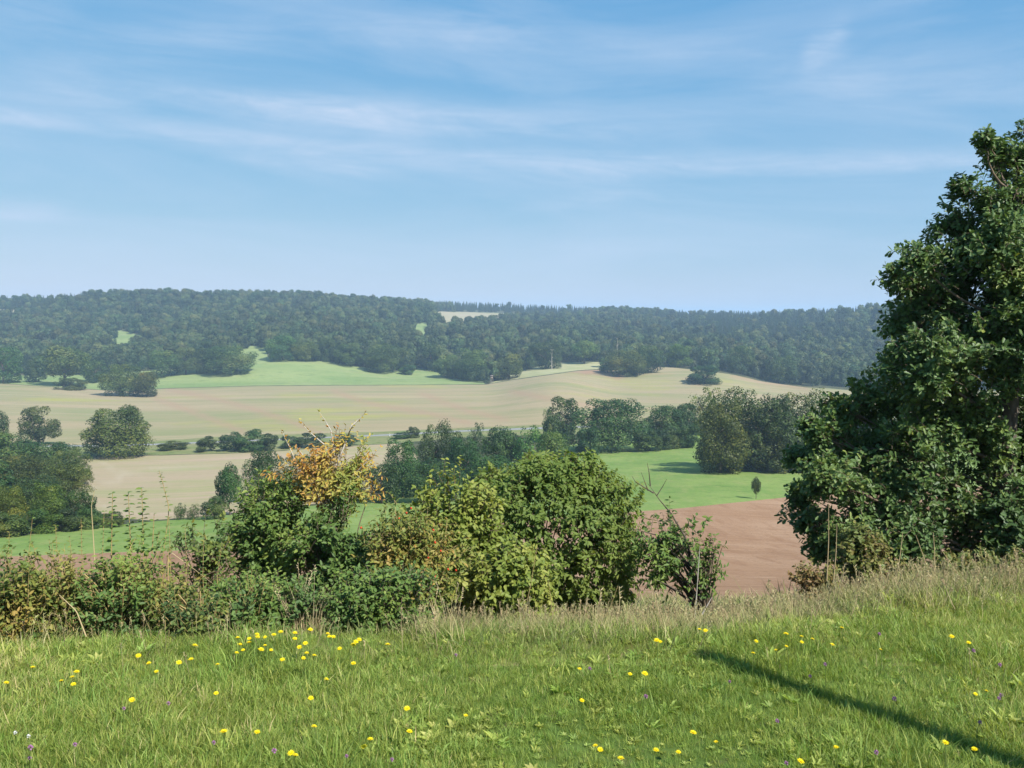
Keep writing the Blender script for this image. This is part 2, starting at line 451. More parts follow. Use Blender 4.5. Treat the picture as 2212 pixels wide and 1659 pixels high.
verts, edges = [], []
for (_, _, pts) in polys:
    i0 = len(verts)
    verts += pts
    n = len(pts)
    edges += [(i0 + i, i0 + (i + 1) % n) for i in range(n)]
gu = np.linspace(-1.15, 1.15, 260)
gl = np.concatenate([np.log(np.exp(np.linspace(math.log(4.0), math.log(200), 60))), np.linspace(math.log(202), math.log(1600), 150), np.linspace(math.log(1650), math.log(6500), 14)]) / K
rr = np.random.default_rng(3)
for j, l in enumerate(gl):
    jl = 0 if j in (0, len(gl) - 1) else (gl[1] - gl[0]) * .1
    for i, u in enumerate(gu):
        ju = 0 if i in (0, 259) else .002
        verts.append((u + rr.uniform(-ju, ju), l))
res = delaunay_2d_cdt([Vector(v) for v in verts], edges, [], 0, 1e-7, False)
pv = np.array([(v.x, v.y) for v in res[0]])
tri = np.array(res[2])
Y = np.exp(pv[:, 1] * K); Xw = pv[:, 0] * Y
P3 = np.stack([Xw, Y, terrain(Xw, Y)], 1)
P3[P3[:, 1] < 4.05, 2] = 0
cen = pv[tri].mean(1)
reg = np.full(len(tri), -1)
for k, (nm, mt, pts) in enumerate(polys):
    reg[point_in(cen[:, 0], cen[:, 1], pts)] = k
reg[(reg < 0) & (np.exp(cen[:, 1] * K) < 60)] = -2
vpx, vpy = proj(P3)

def seg_dist(px, py, line):
    best = np.full(len(px), 1e9)
    for (x1, y1), (x2, y2) in zip(line[:-1], line[1:]):
        dx, dy = x2 - x1, y2 - y1
        t = np.clip(((px - x1) * dx + (py - y1) * dy) / (dx * dx + dy * dy), 0, 1)
        best = np.minimum(best, np.hypot((px - x1 - t * dx), (py - y1 - t * dy) * 1.6))
    return best

STRIPES = [[(338, 862), (430, 895), (525, 932)], [(363, 841), (450, 858), (537, 881), (620, 908), (690, 934)], [(723, 846), (788, 869), (850, 881), (915, 891), (1015, 914)],
           [(915, 851), (960, 870), (1015, 889), (1090, 905)], [(1106, 846), (1195, 863), (1300, 880)], [(1230, 802), (1290, 800), (1330, 812)], [(1485, 822), (1510, 829)], [(1590, 812), (1650, 826), (1740, 839)]]
PALES = [[(222, 999), (262, 1024), (255, 1040), (215, 1048), (190, 1052)], [(262, 1024), (330, 1012), (460, 1008)], [(190, 1080), (260, 1105), (330, 1098), (460, 1100)]]
red = np.exp(-(seg_dist(vpx, vpy, [(1262, 803), (1300, 801), (1335, 812)]) / 11.0) ** 2)
stripe = np.zeros(len(P3)); pale = np.zeros(len(P3))
for ln in STRIPES:
    stripe = np.maximum(stripe, np.exp(-(seg_dist(vpx, vpy, ln) / 9.0) ** 2))
for ln in PALES:
    pale = np.maximum(pale, np.exp(-(seg_dist(vpx, vpy, ln) / 6.0) ** 2))

def sheet(name, mat, mask):
    t = tri[mask]
    used, inv = np.unique(t, return_inverse=True)
    g = Geo(); g.add(P3[used], inv.reshape(-1, 3))
    o = g.build(name, M[mat], smooth=True)
    for nm, arr in (('stripe', stripe), ('pale', pale), ('red', red)):
        a = o.data.attributes.new(nm, 'FLOAT', 'POINT')
        a.data.foreach_set('value', arr[used].astype(np.float32))
    # faces up
    o.data.update()
    if sum(p.normal.z for p in list(o.data.polygons)[:50]) < 0:
        o.data.flip_normals()
    tag(o, kind='structure')
    return o

for k, (nm, mt, pts) in enumerate(polys):
    sheet(nm, mt, reg == k)
sheet('hills', 'f_hill', reg == -1)
sheet('hillside', 'f_slope', reg == -2)
g = Geo()
g.add([(-40, -30, 0), (40, -30, 0), (40, 4.0, 0), (-40, 4.0, 0)], [(0, 1, 2, 3)])
tag(g.build('meadow', M['f_meadow']), kind='structure')

# ------------------------------------------------------------------ scatter for the uncountable
def scatter(name, pts, rots, scl, idx, sources, label, kind='stuff'):
    me = bpy.data.meshes.new(name)
    me.vertices.add(len(pts)); me.vertices.foreach_set('co', np.asarray(pts, np.float32).reshape(-1))
    for nm, typ, arr, key in (('rot', 'FLOAT_VECTOR', rots, 'vector'), ('scl', 'FLOAT_VECTOR', scl, 'vector'), ('pick', 'INT', idx, 'value')):
        a = me.attributes.new(nm, typ, 'POINT')
        a.data.foreach_set(key, np.asarray(arr, np.int32 if typ == 'INT' else np.float32).reshape(-1))
    o = bpy.data.objects.new(name, me)
    COL.objects.link(o)
    cl = bpy.data.collections.new(name + '_sources')
    for s in sources:
        cl.objects.link(s)
    ng = bpy.data.node_groups.new(name + '_nodes', 'GeometryNodeTree')
    ng.interface.new_socket('Geometry', in_out='INPUT', socket_type='NodeSocketGeometry')
    ng.interface.new_socket('Geometry', in_out='OUTPUT', socket_type='NodeSocketGeometry')
    nd, L = ng.nodes, ng.links.new
    gi, go = nd.new('NodeGroupInput'), nd.new('NodeGroupOutput')
    ci = nd.new('GeometryNodeCollectionInfo'); ci.inputs['Collection'].default_value = cl
    ci.inputs['Separate Children'].default_value = True; ci.inputs['Reset Children'].default_value = True
    ip = nd.new('GeometryNodeInstanceOnPoints'); ip.inputs['Pick Instance'].default_value = True
    def attr(nm, typ):
        a = nd.new('GeometryNodeInputNamedAttribute'); a.data_type = typ; a.inputs[0].default_value = nm
        return a.outputs['Attribute']
    er = nd.new('FunctionNodeEulerToRotation')
    L(attr('rot', 'FLOAT_VECTOR'), er.inputs[0]); L(er.outputs[0], ip.inputs['Rotation'])
    L(attr('scl', 'FLOAT_VECTOR'), ip.inputs['Scale']); L(attr('pick', 'INT'), ip.inputs['Instance Index'])
    L(gi.outputs[0], ip.inputs['Points']); L(ci.outputs[0], ip.inputs['Instance']); L(ip.outputs[0], go.inputs[0])
    md = o.modifiers.new('scatter', 'NODES'); md.node_group = ng
    tag(o, label, None, None, kind)
    return o

def source(name, geo, mat):
    return bpy.data.objects.new(name, geo.mesh(name, mat))

# ------------------------------------------------------------------ tree crowns (unit height, unit width)
def crown_geo(seed, nblob=22, nface=3600, size=.042, low=True, tall=1.0, lumpy=.5, gap=0.0, rough=.42):
    r = np.random.default_rng(seed)
    g = Geo()
    cz = .52 if low else .60
    rz = .48 if low else .40
    C, Rr = [], []
    tries = 0
    while len(C) < nblob and tries < 4000:
        tries += 1
        v = r.normal(size=3); v /= np.linalg.norm(v)
        rad = r.choice([r.uniform(.085, .14), r.uniform(.13, .23)])
        k = r.uniform(.45, 1.0) ** .4
        c = np.array([v[0] * (.5 - rad * .8) * k, v[1] * (.5 - rad * .8) * k, cz + v[2] * (rz - rad * .75) * k])
        if low:     # a dome that comes down to the ground
            zz = r.uniform(rad * .75, 1 - rad * .9)
            prof = .5 * math.sqrt(max(0, 1 - ((zz - .36) / .66) ** 2)) if zz > .36 else .5 * (.82 + .18 * zz / .36)
            a_ = r.uniform(0, 6.283)
            prof *= .88 + .16 * math.sin(2 * a_ + seed) + .10 * math.sin(5 * a_ + 2 * seed + zz * 4)
            rr_ = max(0.0, prof - rad * .75) * k
            c = np.array([math.cos(a_) * rr_, math.sin(a_) * rr_, zz])
        # narrower towards the top
        if not low and c[2] > .75 and np.hypot(c[0], c[1]) > .30:
            continue
        if any(np.linalg.norm(c - c2) < .55 * (rad + r2) * lumpy * 1.6 for c2, r2 in zip(C, Rr)):
            continue
        C.append(c); Rr.append(rad)
    C, Rr = np.array(C), np.array(Rr)
    w = Rr ** 2
    bi = r.choice(len(C), nface, p=w / w.sum())
    dirv = norm(r.normal(size=(nface, 3)))
    outw = norm((C[bi] - np.array([0, 0, cz * .8])) / np.array([.5, .5, .5]))
    dirv = norm(dirv + outw * .35 + np.array([0, 0, .12]))
    rad = Rr[bi] * r.uniform(.72, 1.08, nface) * (1 + .10 * nz(dirv * 3 + C[bi] * 9, seed))
    pos = C[bi] + dirv * rad[:, None]
    inner = r.random(nface) < .12
    pos[inner] = C[bi][inner] * .7 + np.array([0, 0, cz * .3]) + r.normal(size=(inner.sum(), 3)) * .07
    nrm = norm(dirv * 1.0 + r.normal(size=(nface, 3)) * rough + np.array([0, 0, .25]))
    d = norm(np.cross(nrm, r.normal(size=(nface, 3))))
    d = norm(d + np.array([0, 0, -.25]))
    sz = size * r.uniform(.45, 1.4, nface)
    tint = np.clip(.42 + .23 * nz(C[bi] * 6, seed + 1) + r.normal(size=nface) * .16, 0, 1)
    pos[:, 2] = np.maximum(pos[:, 2], .01)
    if gap:
        keep = nz(pos * 16, seed + 2) > -1.2 + gap
        pos, d, nrm, sz, tint = pos[keep], d[keep], nrm[keep], sz[keep], tint[keep]
    g.leaves(pos, d, nrm, sz, sz * .8, tint, 'clump')
    return g

def trunk_geo(seed, top=.6, r0=.03, nb=6):
    r = np.random.default_rng(seed)
    g = Geo()
    pts = np.array([[r.normal() * .012 * i, r.normal() * .012 * i, top * i / 6] for i in range(7)])
    pts[0, 2] = -.03
    g.tube(pts, np.linspace(r0, r0 * .35, 7), 7)
    for k in range(nb):
        a = 6.28 * k / nb + r.uniform(-.4, .4)
        s = pts[2 + k % 4]
        L = r.uniform(.22, .36)
        e = s + np.array([math.cos(a) * L, math.sin(a) * L, r.uniform(.12, .28)])
        m = (s + e) / 2 + np.array([0, 0, .03])
        g.tube([s, m, e], [r0 * .5, r0 * .32, r0 * .12], 5)
    return g

def conifer_geo(seed, nface=1500):
    r = np.random.default_rng(seed)
    g = Geo()
    t = r.random(nface) ** .62           # 0 at the top
    z = 1 - t * .93
    # whorls
    z = z + .018 * np.sin(z * 75)
    rad = (.02 + .46 * t) * (0.45 + .55 * r.random(nface)) * (1 + .22 * np.sin(z * 75 + 1.3))
    a = r.uniform(0, 6.283, nface)
    o = np.stack([np.cos(a), np.sin(a), np.zeros(nface)], 1)
    pos = o * rad[:, None] * .5 * 1.3; pos[:, 2] = z
    d = norm(o + np.array([0, 0, -.35]) + r.normal(size=(nface, 3)) * .25)
    nrm = norm(o * .5 + np.array([0, 0, .9]) + r.normal(size=(nface, 3)) * .4)
    sz = .075 * r.uniform(.6, 1.2, nface) * (.45 + .6 * t)
    g.leaves(pos, d, nrm, sz * 1.3, sz * .7, np.clip(.45 + r.normal(size=nface) * .22, 0, 1), 'clump')
    tg = [(0, 0, -.03), (0, 0, .5), (0, 0, .99)]
    return g, tg

CR = {}
for i in range(6):
    CR['round%d' % i] = crown_geo(100 + i, 26, 9500, .027, True).mesh('crown', M['tree'])
for i in range(3):
    CR['big%d' % i] = crown_geo(130 + i, 38, 16000, .021, True, lumpy=.42).mesh('crown', M['tree'])
for i in range(3):
    CR['high%d' % i] = crown_geo(150 + i, 22, 8000, .028, False).mesh('crown', M['tree'])
for i in range(2):
    CR['loose%d' % i] = crown_geo(160 + i, 28, 6500, .027, True, lumpy=.55, gap=.4).mesh('crown', M['tree'])
for i in range(3):
    CR['bush%d' % i] = crown_geo(170 + i, 18, 7000, .033, True).mesh('crown', M['tree'])
TR = [trunk_geo(200 + i).mesh('trunk', M['bark']) for i in range(3)]
_tc = [0]

def tree(label, px, top, w, d=None, base=None, kind='round', col=(1, 1, 1), group=None, name='tree', cat='tree', trunk=True, depth=None):
    p = ground(px, base) if base is not None else ground_d(px, d)
    dd = p[1]
    topz = at(px, top, dd)[2]
    h = max(topz - p[2], .4)
    wm = w * dd / F * 1.14
    _tc[0] += 1
    k = _tc[0]
    opts = [c for c in CR if c.startswith(kind)]
    o = empty(name, p, rz=k * 2.4)
    tag(o, label, cat, group)
    o.scale = (wm, (depth or wm), h * 1.03)
    c = bpy.data.objects.new('crown', CR[opts[k % len(opts)]]); COL.objects.link(c); c.parent = o
    c.color = (*col, 1)
    if trunk:
        t = bpy.data.objects.new('trunk', TR[k % 3]); COL.objects.link(t); t.parent = o
    return o

DARK, MID, LITE, OLIVE, YEL, BLUE, BRN = (.72, .78, .8), (1, 1, 1), (1.3, 1.3, 1.2), (1.25, 1.1, .9), (1.9, 1.6, .9), (.75, .9, .95), (1.25, .95, .75)
GE = 'trees along the edge of the wooded hill'
GV = 'trees in the valley'
GW = 'trees of the near wood'
GH = 'shrubs along the country road'
# field trees and the trees along the wood's edge (far)
tree('broad low oak standing on the far stubble field, its right half dipping lowest', 262, 788, 88, base=855, kind='big', col=OLIVE, group=GE)
tree('shorter bushy tree joined to the right side of the low field oak', 318, 805, 60, base=857, kind='round', col=BRN, group=GE)
tree('upright tree with thin pale trunks at the left end of the stubble field', 138, 748, 105, base=834, kind='high', col=MID, group=GE)
tree('low dark thicket at the foot of the upright field-edge tree', 152, 816, 62, base=842, kind='bush', col=BRN, group=GE, name='thicket', cat='bush')
tree('tree cut by the left picture edge above the stubble field', 8, 752, 80, base=828, kind='round', col=LITE, group=GE)
tree('small dark tree on the green strip beside the left-edge tree', 78, 780, 46, base=826, kind='round', col=DARK, group=GE)
tree('mid green tree behind the gap between upright tree and low oak', 205, 775, 55, base=826, kind='round', col=OLIVE, group=GE)
tree('grey-green rounded tree above the right shoulder of the low oak', 352, 758, 70, base=815, kind='round', col=LITE, group=GE)
tree('round dark tree touching the left tip of the green crop field', 402, 752, 62, base=808, kind='round', col=MID, group=GE)
tree('dome-shaped tree at the left rim of the green crop field', 498, 748, 100, base=809, kind='big', col=LITE, group=GE)
tree('dark tree pressed against the left side of the dome-shaped tree', 448, 752, 58, base=806, kind='round', col=DARK, group=GE)
tree('pale green bulging tree at the top corner of the green crop field', 612, 726, 78, base=778, kind='round', col=LITE, group=GE)
tree('yellowish tree right of the pale bulging one on the field edge', 660, 735, 62, base=780, kind='round', col=OLIVE, group=GE)
tree('dark narrow tree at the notch in the upper crop-field edge', 708, 732, 50, base=781, kind='round', col=DARK, group=GE)
tree('green tree midway along the sloping upper crop-field edge', 758, 742, 66, base=791, kind='round', col=MID, group=GE)
tree('spreading tree at the lower end of the sloping crop-field edge', 826, 745, 88, base=804, kind='big', col=MID, group=GE)
tree('small round grey-green bush at the tip of the spreading edge tree', 882, 788, 42, base=809, kind='bush', col=LITE, group=GE, name='bush', cat='bush')
tree('reddish-brown tinged tree left of the narrow green inlet', 872, 752, 44, base=799, kind='round', col=BRN, group=GE)
tree('dark tree standing right of the narrow green inlet', 935, 740, 60, base=800, kind='round', col=DARK, group=GE)
tree('rounded tree at the mouth of the green inlet', 968, 768, 62, base=816, kind='round', col=LITE, group=GE)
tree('broad pale tree left of the hunting stand', 1022, 755, 86, base=822, kind='big', col=LITE, group=GE)
tree('greyish tree directly behind the hunting stand', 1098, 765, 80, base=818, kind='round', col=OLIVE, group=GE)
tree('dark tree with a pale bare stem at the start of the pale grass slope', 1180, 738, 72, base=797, kind='round', col=DARK, group=GE)
tree('light slender tree above the pale grass slope', 1262, 736, 62, base=786, kind='high', col=LITE, group=GE)
tree('large rounded tree clump bulging into the stubble field', 1352, 758, 98, base=811, kind='big', col=OLIVE, group=GE)
tree('green tree on the right end of the bulging field clump', 1402, 748, 60, base=806, kind='round', col=MID, group=GE)
tree('small tree on the left end of the bulging field clump', 1312, 775, 42, base=805, kind='round', col=LITE, group=GE)
tree('dark island bush alone in the right part of the stubble field', 1522, 790, 88, base=829, kind='bush', col=DARK, group=GE, name='bush', cat='bush')
tree('yellow-tinged tree on the wood edge above the stubble crest', 1470, 744, 62, base=793, kind='round', col=YEL, group=GE)
tree('green tree behind the dark island bush', 1600, 748, 64, base=808, kind='round', col=MID, group=GE)
tree('tree where the conifer slope meets the right end of the stubble', 1688, 765, 70, base=828, kind='round', col=DARK, group=GE)
# roadside
tree('big round oak with yellow patches alone between the two stubble fields', 252, 879, 158, base=986, kind='big', col=(1.15, 1.05, .85), group=GV)
tree('round-headed tree above the left wood, against the stubble', 82, 880, 78, base=960, kind='round', col=(.9, .9, .95), group=GV)
tree('tree at the left picture edge level with the round-headed one', -8, 872, 62, d=250, kind='round', col=MID, group=GV)
for (px, top, w, base, lb, c) in [
        (447, 944, 52, 976, 'small round roadside shrub at the left end of its row', MID), (503, 934, 62, 974, 'second roadside shrub, joined to the small round one', DARK),
        (548, 930, 76, 974, 'tallest and broadest roadside shrub of the row', MID), (583, 938, 46, 973, 'low shrub ending the roadside row on the right', DARK),
        (372, 953, 60, 972, 'flat rough bush beside the white marker post left of the road gap', OLIVE),
        (625, 942, 52, 968, 'roadside shrub just left behind the autumn-coloured shrub', DARK), (672, 936, 60, 966, 'dark roadside shrub behind the top of the autumn shrub', DARK),
        (745, 938, 62, 963, 'roadside shrub to the right behind the autumn shrub top', MID), (893, 922, 28, 946, 'little round bush beside the road left of the dark tree group', DARK),
        (868, 934, 44, 947, 'flat shrub along the verge below the little round bush', MID)]:
    tree(lb, px, top, w, base=base, kind='bush', col=c, group=GH, name='shrub', cat='shrub', trunk=False)
# valley, right
for (px, top, w, d, k, c, lb) in [
        (1214, 860, 84, 250, 'round', DARK, 'blue-green tree at the left end of the right tree belt'),
        (1188, 885, 34, 246, 'loose', OLIVE, 'slim brownish tree at the very left tip of the tree belt'),
        (1328, 861, 162, 224, 'big', BLUE, 'largest dark domed tree standing on the green pasture edge'),
        (1432, 878, 84, 246, 'round', MID, 'middle-sized tree right of the largest dome'),
        (1480, 868, 70, 250, 'round', DARK, 'tree filling the gap before the pale-topped one'),
        (1524, 838, 74, 262, 'loose', YEL, 'pale yellowish tree peeking over the tree belt'),
        (1556, 872, 130, 163, 'big', BRN, 'browning tree at the corner where the pasture narrows'),
        (1592, 846, 130, 173, 'big', MID, 'tall green tree rising behind the browning one'),
        (1655, 856, 140, 168, 'big', DARK, 'dark tree right of the browning pasture-corner tree'),
        (1735, 850, 140, 170, 'big', OLIVE, 'olive domed tree left of the near oak crown'),
        (1800, 868, 90, 178, 'round', MID, 'tree half hidden by the left edge of the near oak'),
        (1900, 860, 120, 185, 'round', MID, 'tree mostly hidden behind the near oak crown')]:
    tree(lb, px, top, w, d=d, kind=k, col=c, group=GV)
# valley, centre
for (px, top, w, d, k, c, lb) in [
        (952, 916, 92, 152, 'big', (.62, .74, .82), 'darkest tall tree of the central valley group'),
        (1030, 914, 36, 205, 'loose', DARK, 'small-topped tree peeking out above the central group'),
        (1082, 926, 84, 172, 'high', (1, 1.15, 1.1), 'silvery green tree in the middle of the central group'),
        (1140, 920, 84, 168, 'loose', (1.2, 1.35, 1.2), 'feathery light tree right of the silvery one'),
        (1196, 930, 70, 170, 'high', (1.1, 1.25, 1.1), 'feathery tree ending the central group before the big dome'),
        (1005, 948, 100, 140, 'big', (.8, .9, .9), 'dark green tree in front of the silvery one'),
        (870, 952, 96, 130, 'big', (.9, 1.1, 1), 'mid green tree at the left end of the central group'),
        (935, 1000, 130, 120, 'big', (.7, .85, .85), 'low dark tree in front, behind the yellow-green bush'),
        (825, 1005, 80, 118, 'round', DARK, 'dark low tree right behind the autumn shrub'),
        (1060, 985, 110, 128, 'round', (.9, 1.05, 1), 'tree just above the round central bush'),
        (1180, 985, 110, 140, 'round', (.9, 1.05, 1), 'tree mostly hidden behind the round central bush'),
        (576, 972, 84, 118, 'big', (.62, .76, .8), 'dark tree left behind the autumn shrub'),
        (650, 985, 90, 122, 'round', DARK, 'dark tree directly behind the autumn shrub'),
        (735, 1010, 90, 120, 'round', DARK, 'dark tree behind the right half of the autumn shrub'),
        (497, 1008, 56, 101, 'high', (.95, 1.1, 1.1), 'slender oval tree on the right edge of the lower stubble field')]:
    tree(lb, px, top, w, d=d, kind=k, col=c, group=GV)
tree('squat bush at the foot of the slender oval tree', 464, 1070, 54, d=97, kind='bush', col=MID, group=GV, name='bush', cat='bush')
tree('small tree with a bare stem at the bottom edge of the lower stubble field', 390, 1087, 27, base=1123, kind='loose', col=(.9, 1.05, .9), group='young trees at the field edges', name='young_tree')
tree('bushier of the two small trees at the bottom edge of the lower stubble', 420, 1090, 29, base=1122, kind='loose', col=(.9, 1.05, .9), group='young trees at the field edges', name='young_tree')
tree('lone sapling on the green pasture beside the ploughed field', 1633, 1032, 21, base=1078, kind='high', col=DARK, group='young trees at the field edges', name='young_tree')
# near wood on the left
for (px, top, w, d, k, c, lb) in [
        (28, 935, 110, 200, 'round', OLIVE, 'tree of the left wood just below the stubble at the picture edge'),
        (105, 955, 110, 185, 'round', MID, 'tree of the left wood below the round-headed tree'),
        (152, 972, 80, 160, 'big', LITE, 'right outermost tree of the left wood beside the stubble corner'),
        (50, 985, 130, 145, 'big', BRN, 'brownish dark tree in the middle of the left wood'),
        (135, 1005, 110, 128, 'big', OLIVE, 'olive tree of the left wood facing the lower stubble'),
        (-20, 1000, 120, 125, 'round', DARK, 'shaded tree at the left picture edge inside the wood'),
        (70, 1035, 120, 102, 'big', DARK, 'dark tree behind the yellow-tinged front trees of the left wood'),
        (20, 1052, 90, 82, 'big', (1.5, 1.3, .8), 'yellow-tinged front tree at the left picture edge'),
        (108, 1046, 92, 84, 'big', (1.5, 1.3, .8), 'yellow-tinged front tree with bare twigs in the left wood'),
        (172, 1058, 70, 88, 'round', (.9, .95, .8), 'dark front tree at the right corner of the left wood')]:
    tree(lb, px, top, w, d=d, kind=k, col=c, group=GW)
tree('low dull bush trailing off the right corner of the left wood', 238, 1108, 62, base=1138, kind='bush', col=OLIVE, group=GW, name='bush', cat='bush', trunk=False)

GU = 'bushes at the feet of the valley trees'
for (px, top, w, base, c, lb) in [
        (18, 1105, 90, 1158, OLIVE, 'leafy bush at the foot of the left wood, at the picture edge'), (85, 1100, 80, 1152, (1.4, 1.2, .8), 'yellowish bush at the foot of the left wood, in the middle'),
        (142, 1098, 72, 1147, DARK, 'dark bush at the foot of the left wood'), (190, 1095, 56, 1143, MID, 'bush at the right foot of the left wood'),
        (1270, 925, 60, 984, DARK, 'dark bush at the left foot of the largest dark dome'), (1398, 930, 60, 976, MID, 'bush at the right foot of the largest dark dome'), (1440, 922, 66, 970, DARK, 'dark bush between the largest dome and the browning tree'),
        (1486, 918, 60, 967, MID, 'bush left of the browning tree on the pasture edge'), (1600, 955, 80, 1020, DARK, 'dark bush right of the foot of the browning tree'), (1665, 950, 86, 1021, OLIVE, 'olive bush below the dark trees of the tree belt'),
        (1730, 950, 80, 1020, DARK, 'bush beside the left edge of the near oak'), (1216, 930, 60, 975, MID, 'bush below the blue-green tree of the tree belt')]:
    tree(lb, px, top, w, base=base, kind='bush', col=c, group=GU, name='bush', cat='bush', trunk=False)

# ------------------------------------------------------------------ the wooded hills
open_polys = [p for (nm, mt, lb, p) in REG if nm in ('stubble_field', 'green_field', 'grass_slope', 'clearing', 'far_field')]
def forest_points(seed, spacing):
    r = np.random.default_rng(seed)
    pts = []
    y = 530.0
    while y < 1520:
        sp = spacing * (1 + (y - 530) / 2500)
        xs = np.arange(-.72 * y, .72 * y, sp)
        x = xs + r.uniform(-.42, .42, len(xs)) * sp
        yy = y + r.uniform(-.42, .42, len(xs)) * sp
        pts.append(np.stack([x, yy], 1))
        y += sp * .9
    p = np.concatenate(pts)
    z = terrain(p[:, 0], p[:, 1])
    P = np.concatenate([p, z[:, None]], 1)
    px, py = proj(P)
    ok = np.ones(len(P), bool)
    for poly in open_polys:
        ok &= ~point_in(px, py, poly)
    gx = [q[0] for q in GT[::-1]]; gy = [q[1] for q in GT[::-1]]
    ok &= py < np.interp(px, gx, gy) - 4
    # the pale and green fields keep their edges clear of trunks
    for poly in open_polys:
        c = np.array(poly); 
    return P[ok], px[ok], py[ok]

FP, fpx, fpy = forest_points(7, 9.8)
hidden = np.interp(fpx, [-900, 0, 300, 600, 900, 1050, 1200, 1350, 1500, 1740, 2000, 2400, 3100], [1180, 1180, 1140, 1200, 1520, 1520, 1520, 1520, 1520, 1300, 1090, 1040, 1040])
k = FP[:, 1] < hidden
FP, fpx, fpy = FP[k], fpx[k], fpy[k]
r = np.random.default_rng(21)
con = 1 / (1 + np.exp(-(fpx - 1350) / 90.0)) * np.clip((775 - fpy) / 40, 0, 1) * (1 / (1 + np.exp((fpx - 1880) / 60.0)) * .85 + .1)
con = np.maximum(con, ((fpx > 870) & (fpx < 1300) & (FP[:, 1] > 1330)) * .96)
con = np.maximum(con, ((fpx < 230) & (FP[:, 1] > 1000)) * .55)
con = np.maximum(con, .03)
is_con = r.random(len(FP)) < con
fs = [source('forest_crown', crown_geo(300 + i, 13, 3000, .052, True, rough=.32), M['forest']) for i in range(7)]
cs = []
for i in range(4):
    g, tg = conifer_geo(320 + i); g.tube(tg, [.012, .008, .002], 4)
    cs.append(source('forest_conifer', g, M['conifer']))
def forest(name, mask, sources, lo, hi, wlo, whi, label):
    n = mask.sum()
    h = r.uniform(lo, hi, n) ; w = h * r.uniform(wlo, whi, n)
    scatter(name, FP[mask] - np.array([0, 0, .3]), np.stack([r.normal(size=n) * .04, r.normal(size=n) * .04, r.uniform(0, 6.28, n)], 1),
            np.stack([w, w, h], 1), r.integers(0, len(sources), n), sources, label)
forest('broadleaf_forest', ~is_con, fs, 8, 17, .75, 1.1, 'mixed green broadleaf wood covering the far hillside')
forest('conifer_forest', is_con, cs, 10, 14.5, .5, .7, 'dark conifer wood along the hilltop and right slope')
# two dead trees with pale stems and a hunting stand at the wood's edge
def dead_tree(label, px, top, base):
    p = ground(px, base); h = at(px, top, p[1])[2] - p[2]
    o = empty('dead_tree', p); tag(o, label, 'tree')
    g = Geo(); rr_ = np.random.default_rng(int(px))
    pts = np.array([[rr_.normal() * .12, rr_.normal() * .12, h * t] for t in np.linspace(-.02, 1, 6)])
    g.tube(pts, np.linspace(.28, .06, 6), 6)
    g.build('trunk', M['pale_bark'], o)
    for i in range(9):
        g = Geo()
        s = pts[2 + i % 4]; a = rr_.uniform(0, 6.28); l = rr_.uniform(.8, 2.0)
        g.tube([s, s + np.array([math.cos(a) * l, math.sin(a) * l, l * .7])], [.09, .03], 4)
        g.build('branch', M['pale_bark'], o)
dead_tree('bare whitish dead tree above the bulging field clump', 1333, 733, 800)
dead_tree('thin pale dead stem at the left start of the pale grass slope', 1192, 757, 799)

p = ground(1062, 829)
o = empty('hunting_stand', p); tag(o, 'small wooden raised hunting stand with roof at the far field corner', 'hunting stand')
g = Geo()
def box(g, c, s, rot=0):
    c = np.array(c); sx, sy, sz = np.array(s) / 2
    v = np.array([(x, y, z) for x in (-sx, sx) for y in (-sy, sy) for z in (-sz, sz)]) + c
    g.add(v, [(0, 1, 3, 2), (4, 6, 7, 5), (0, 4, 5, 1), (2, 3, 7, 6), (0, 2, 6, 4), (1, 5, 7, 3)])
for sx in (-1, 1):
    for sy in (-1, 1):
        g = Geo(); g.tube([(sx * 1.0, sy * 1.0, -.1), (sx * .7, sy * .7, 3.2)], [.09, .08], 6); g.build('leg', M['wood'], o)
g = Geo(); box(g, (0, 0, 3.25), (1.7, 1.7, .1)); g.build('platform', M['wood'], o)
g = Geo()
for c, s in (((0, .78, 3.75), (1.6, .06, .85)), ((0, -.78, 3.75), (1.6, .06, .85)), ((.78, 0, 3.75), (.06, 1.5, .85)), ((-.78, 0, 3.75), (.06, 1.5, .85))):
    box(g, c, s)
for sx in (-.76, .76):
    for sy in (-.76, .76):
        box(g, (sx * .94, sy * .94, 4.5), (.09, .09, .7))
g.build('cabin', M['wood'], o)
g = Geo(); g.add([(-1, -1, 4.8), (1, -1, 4.8), (1, 1, 5.05), (-1, 1, 5.05), (-1, -1, 4.9), (1, -1, 4.9), (1, 1, 5.15), (-1, 1, 5.15)],
                 [(3, 2, 1, 0), (4, 5, 6, 7), (0, 1, 5, 4), (1, 2, 6, 5), (2, 3, 7, 6), (3, 0, 4, 7)]); g.build('roof', M['wood'], o)
g = Geo()
for sx in (-.25, .25):
    g.tube([(sx, -2.0, 0), (sx, -.85, 3.2)], .05, 5)
for i in range(9):
    t = (i + .7) / 9.5
    g.tube([(-.25, -2 + 1.15 * t, 3.2 * t), (.25, -2 + 1.15 * t, 3.2 * t)], .035, 4)
g.build('ladder', M['wood'], o)

def marker(label, px, base):
    p = ground(px, base)
    o = empty('marker_post', p); tag(o, label, 'marker post', 'white marker posts along the road')
    g = Geo(); box(g, (0, 0, .5), (.14, .12, 1.1)); g.build('post', M['white_paint'], o)
    g = Geo(); box(g, (0, 0, .85), (.146, .126, .18)); g.build('reflector_band', M['black'], o)
marker('white roadside marker post beside the flat rough bush', 377, 966)
marker('white roadside marker post at the gap right of the autumn shrub', 842, 945)

# ------------------------------------------------------------------ near shrubs
def bezier(a, b, c, n):
    t = np.linspace(0, 1, n)[:, None]
    return (1 - t) ** 2 * a + 2 * t * (1 - t) * b + t ** 2 * c

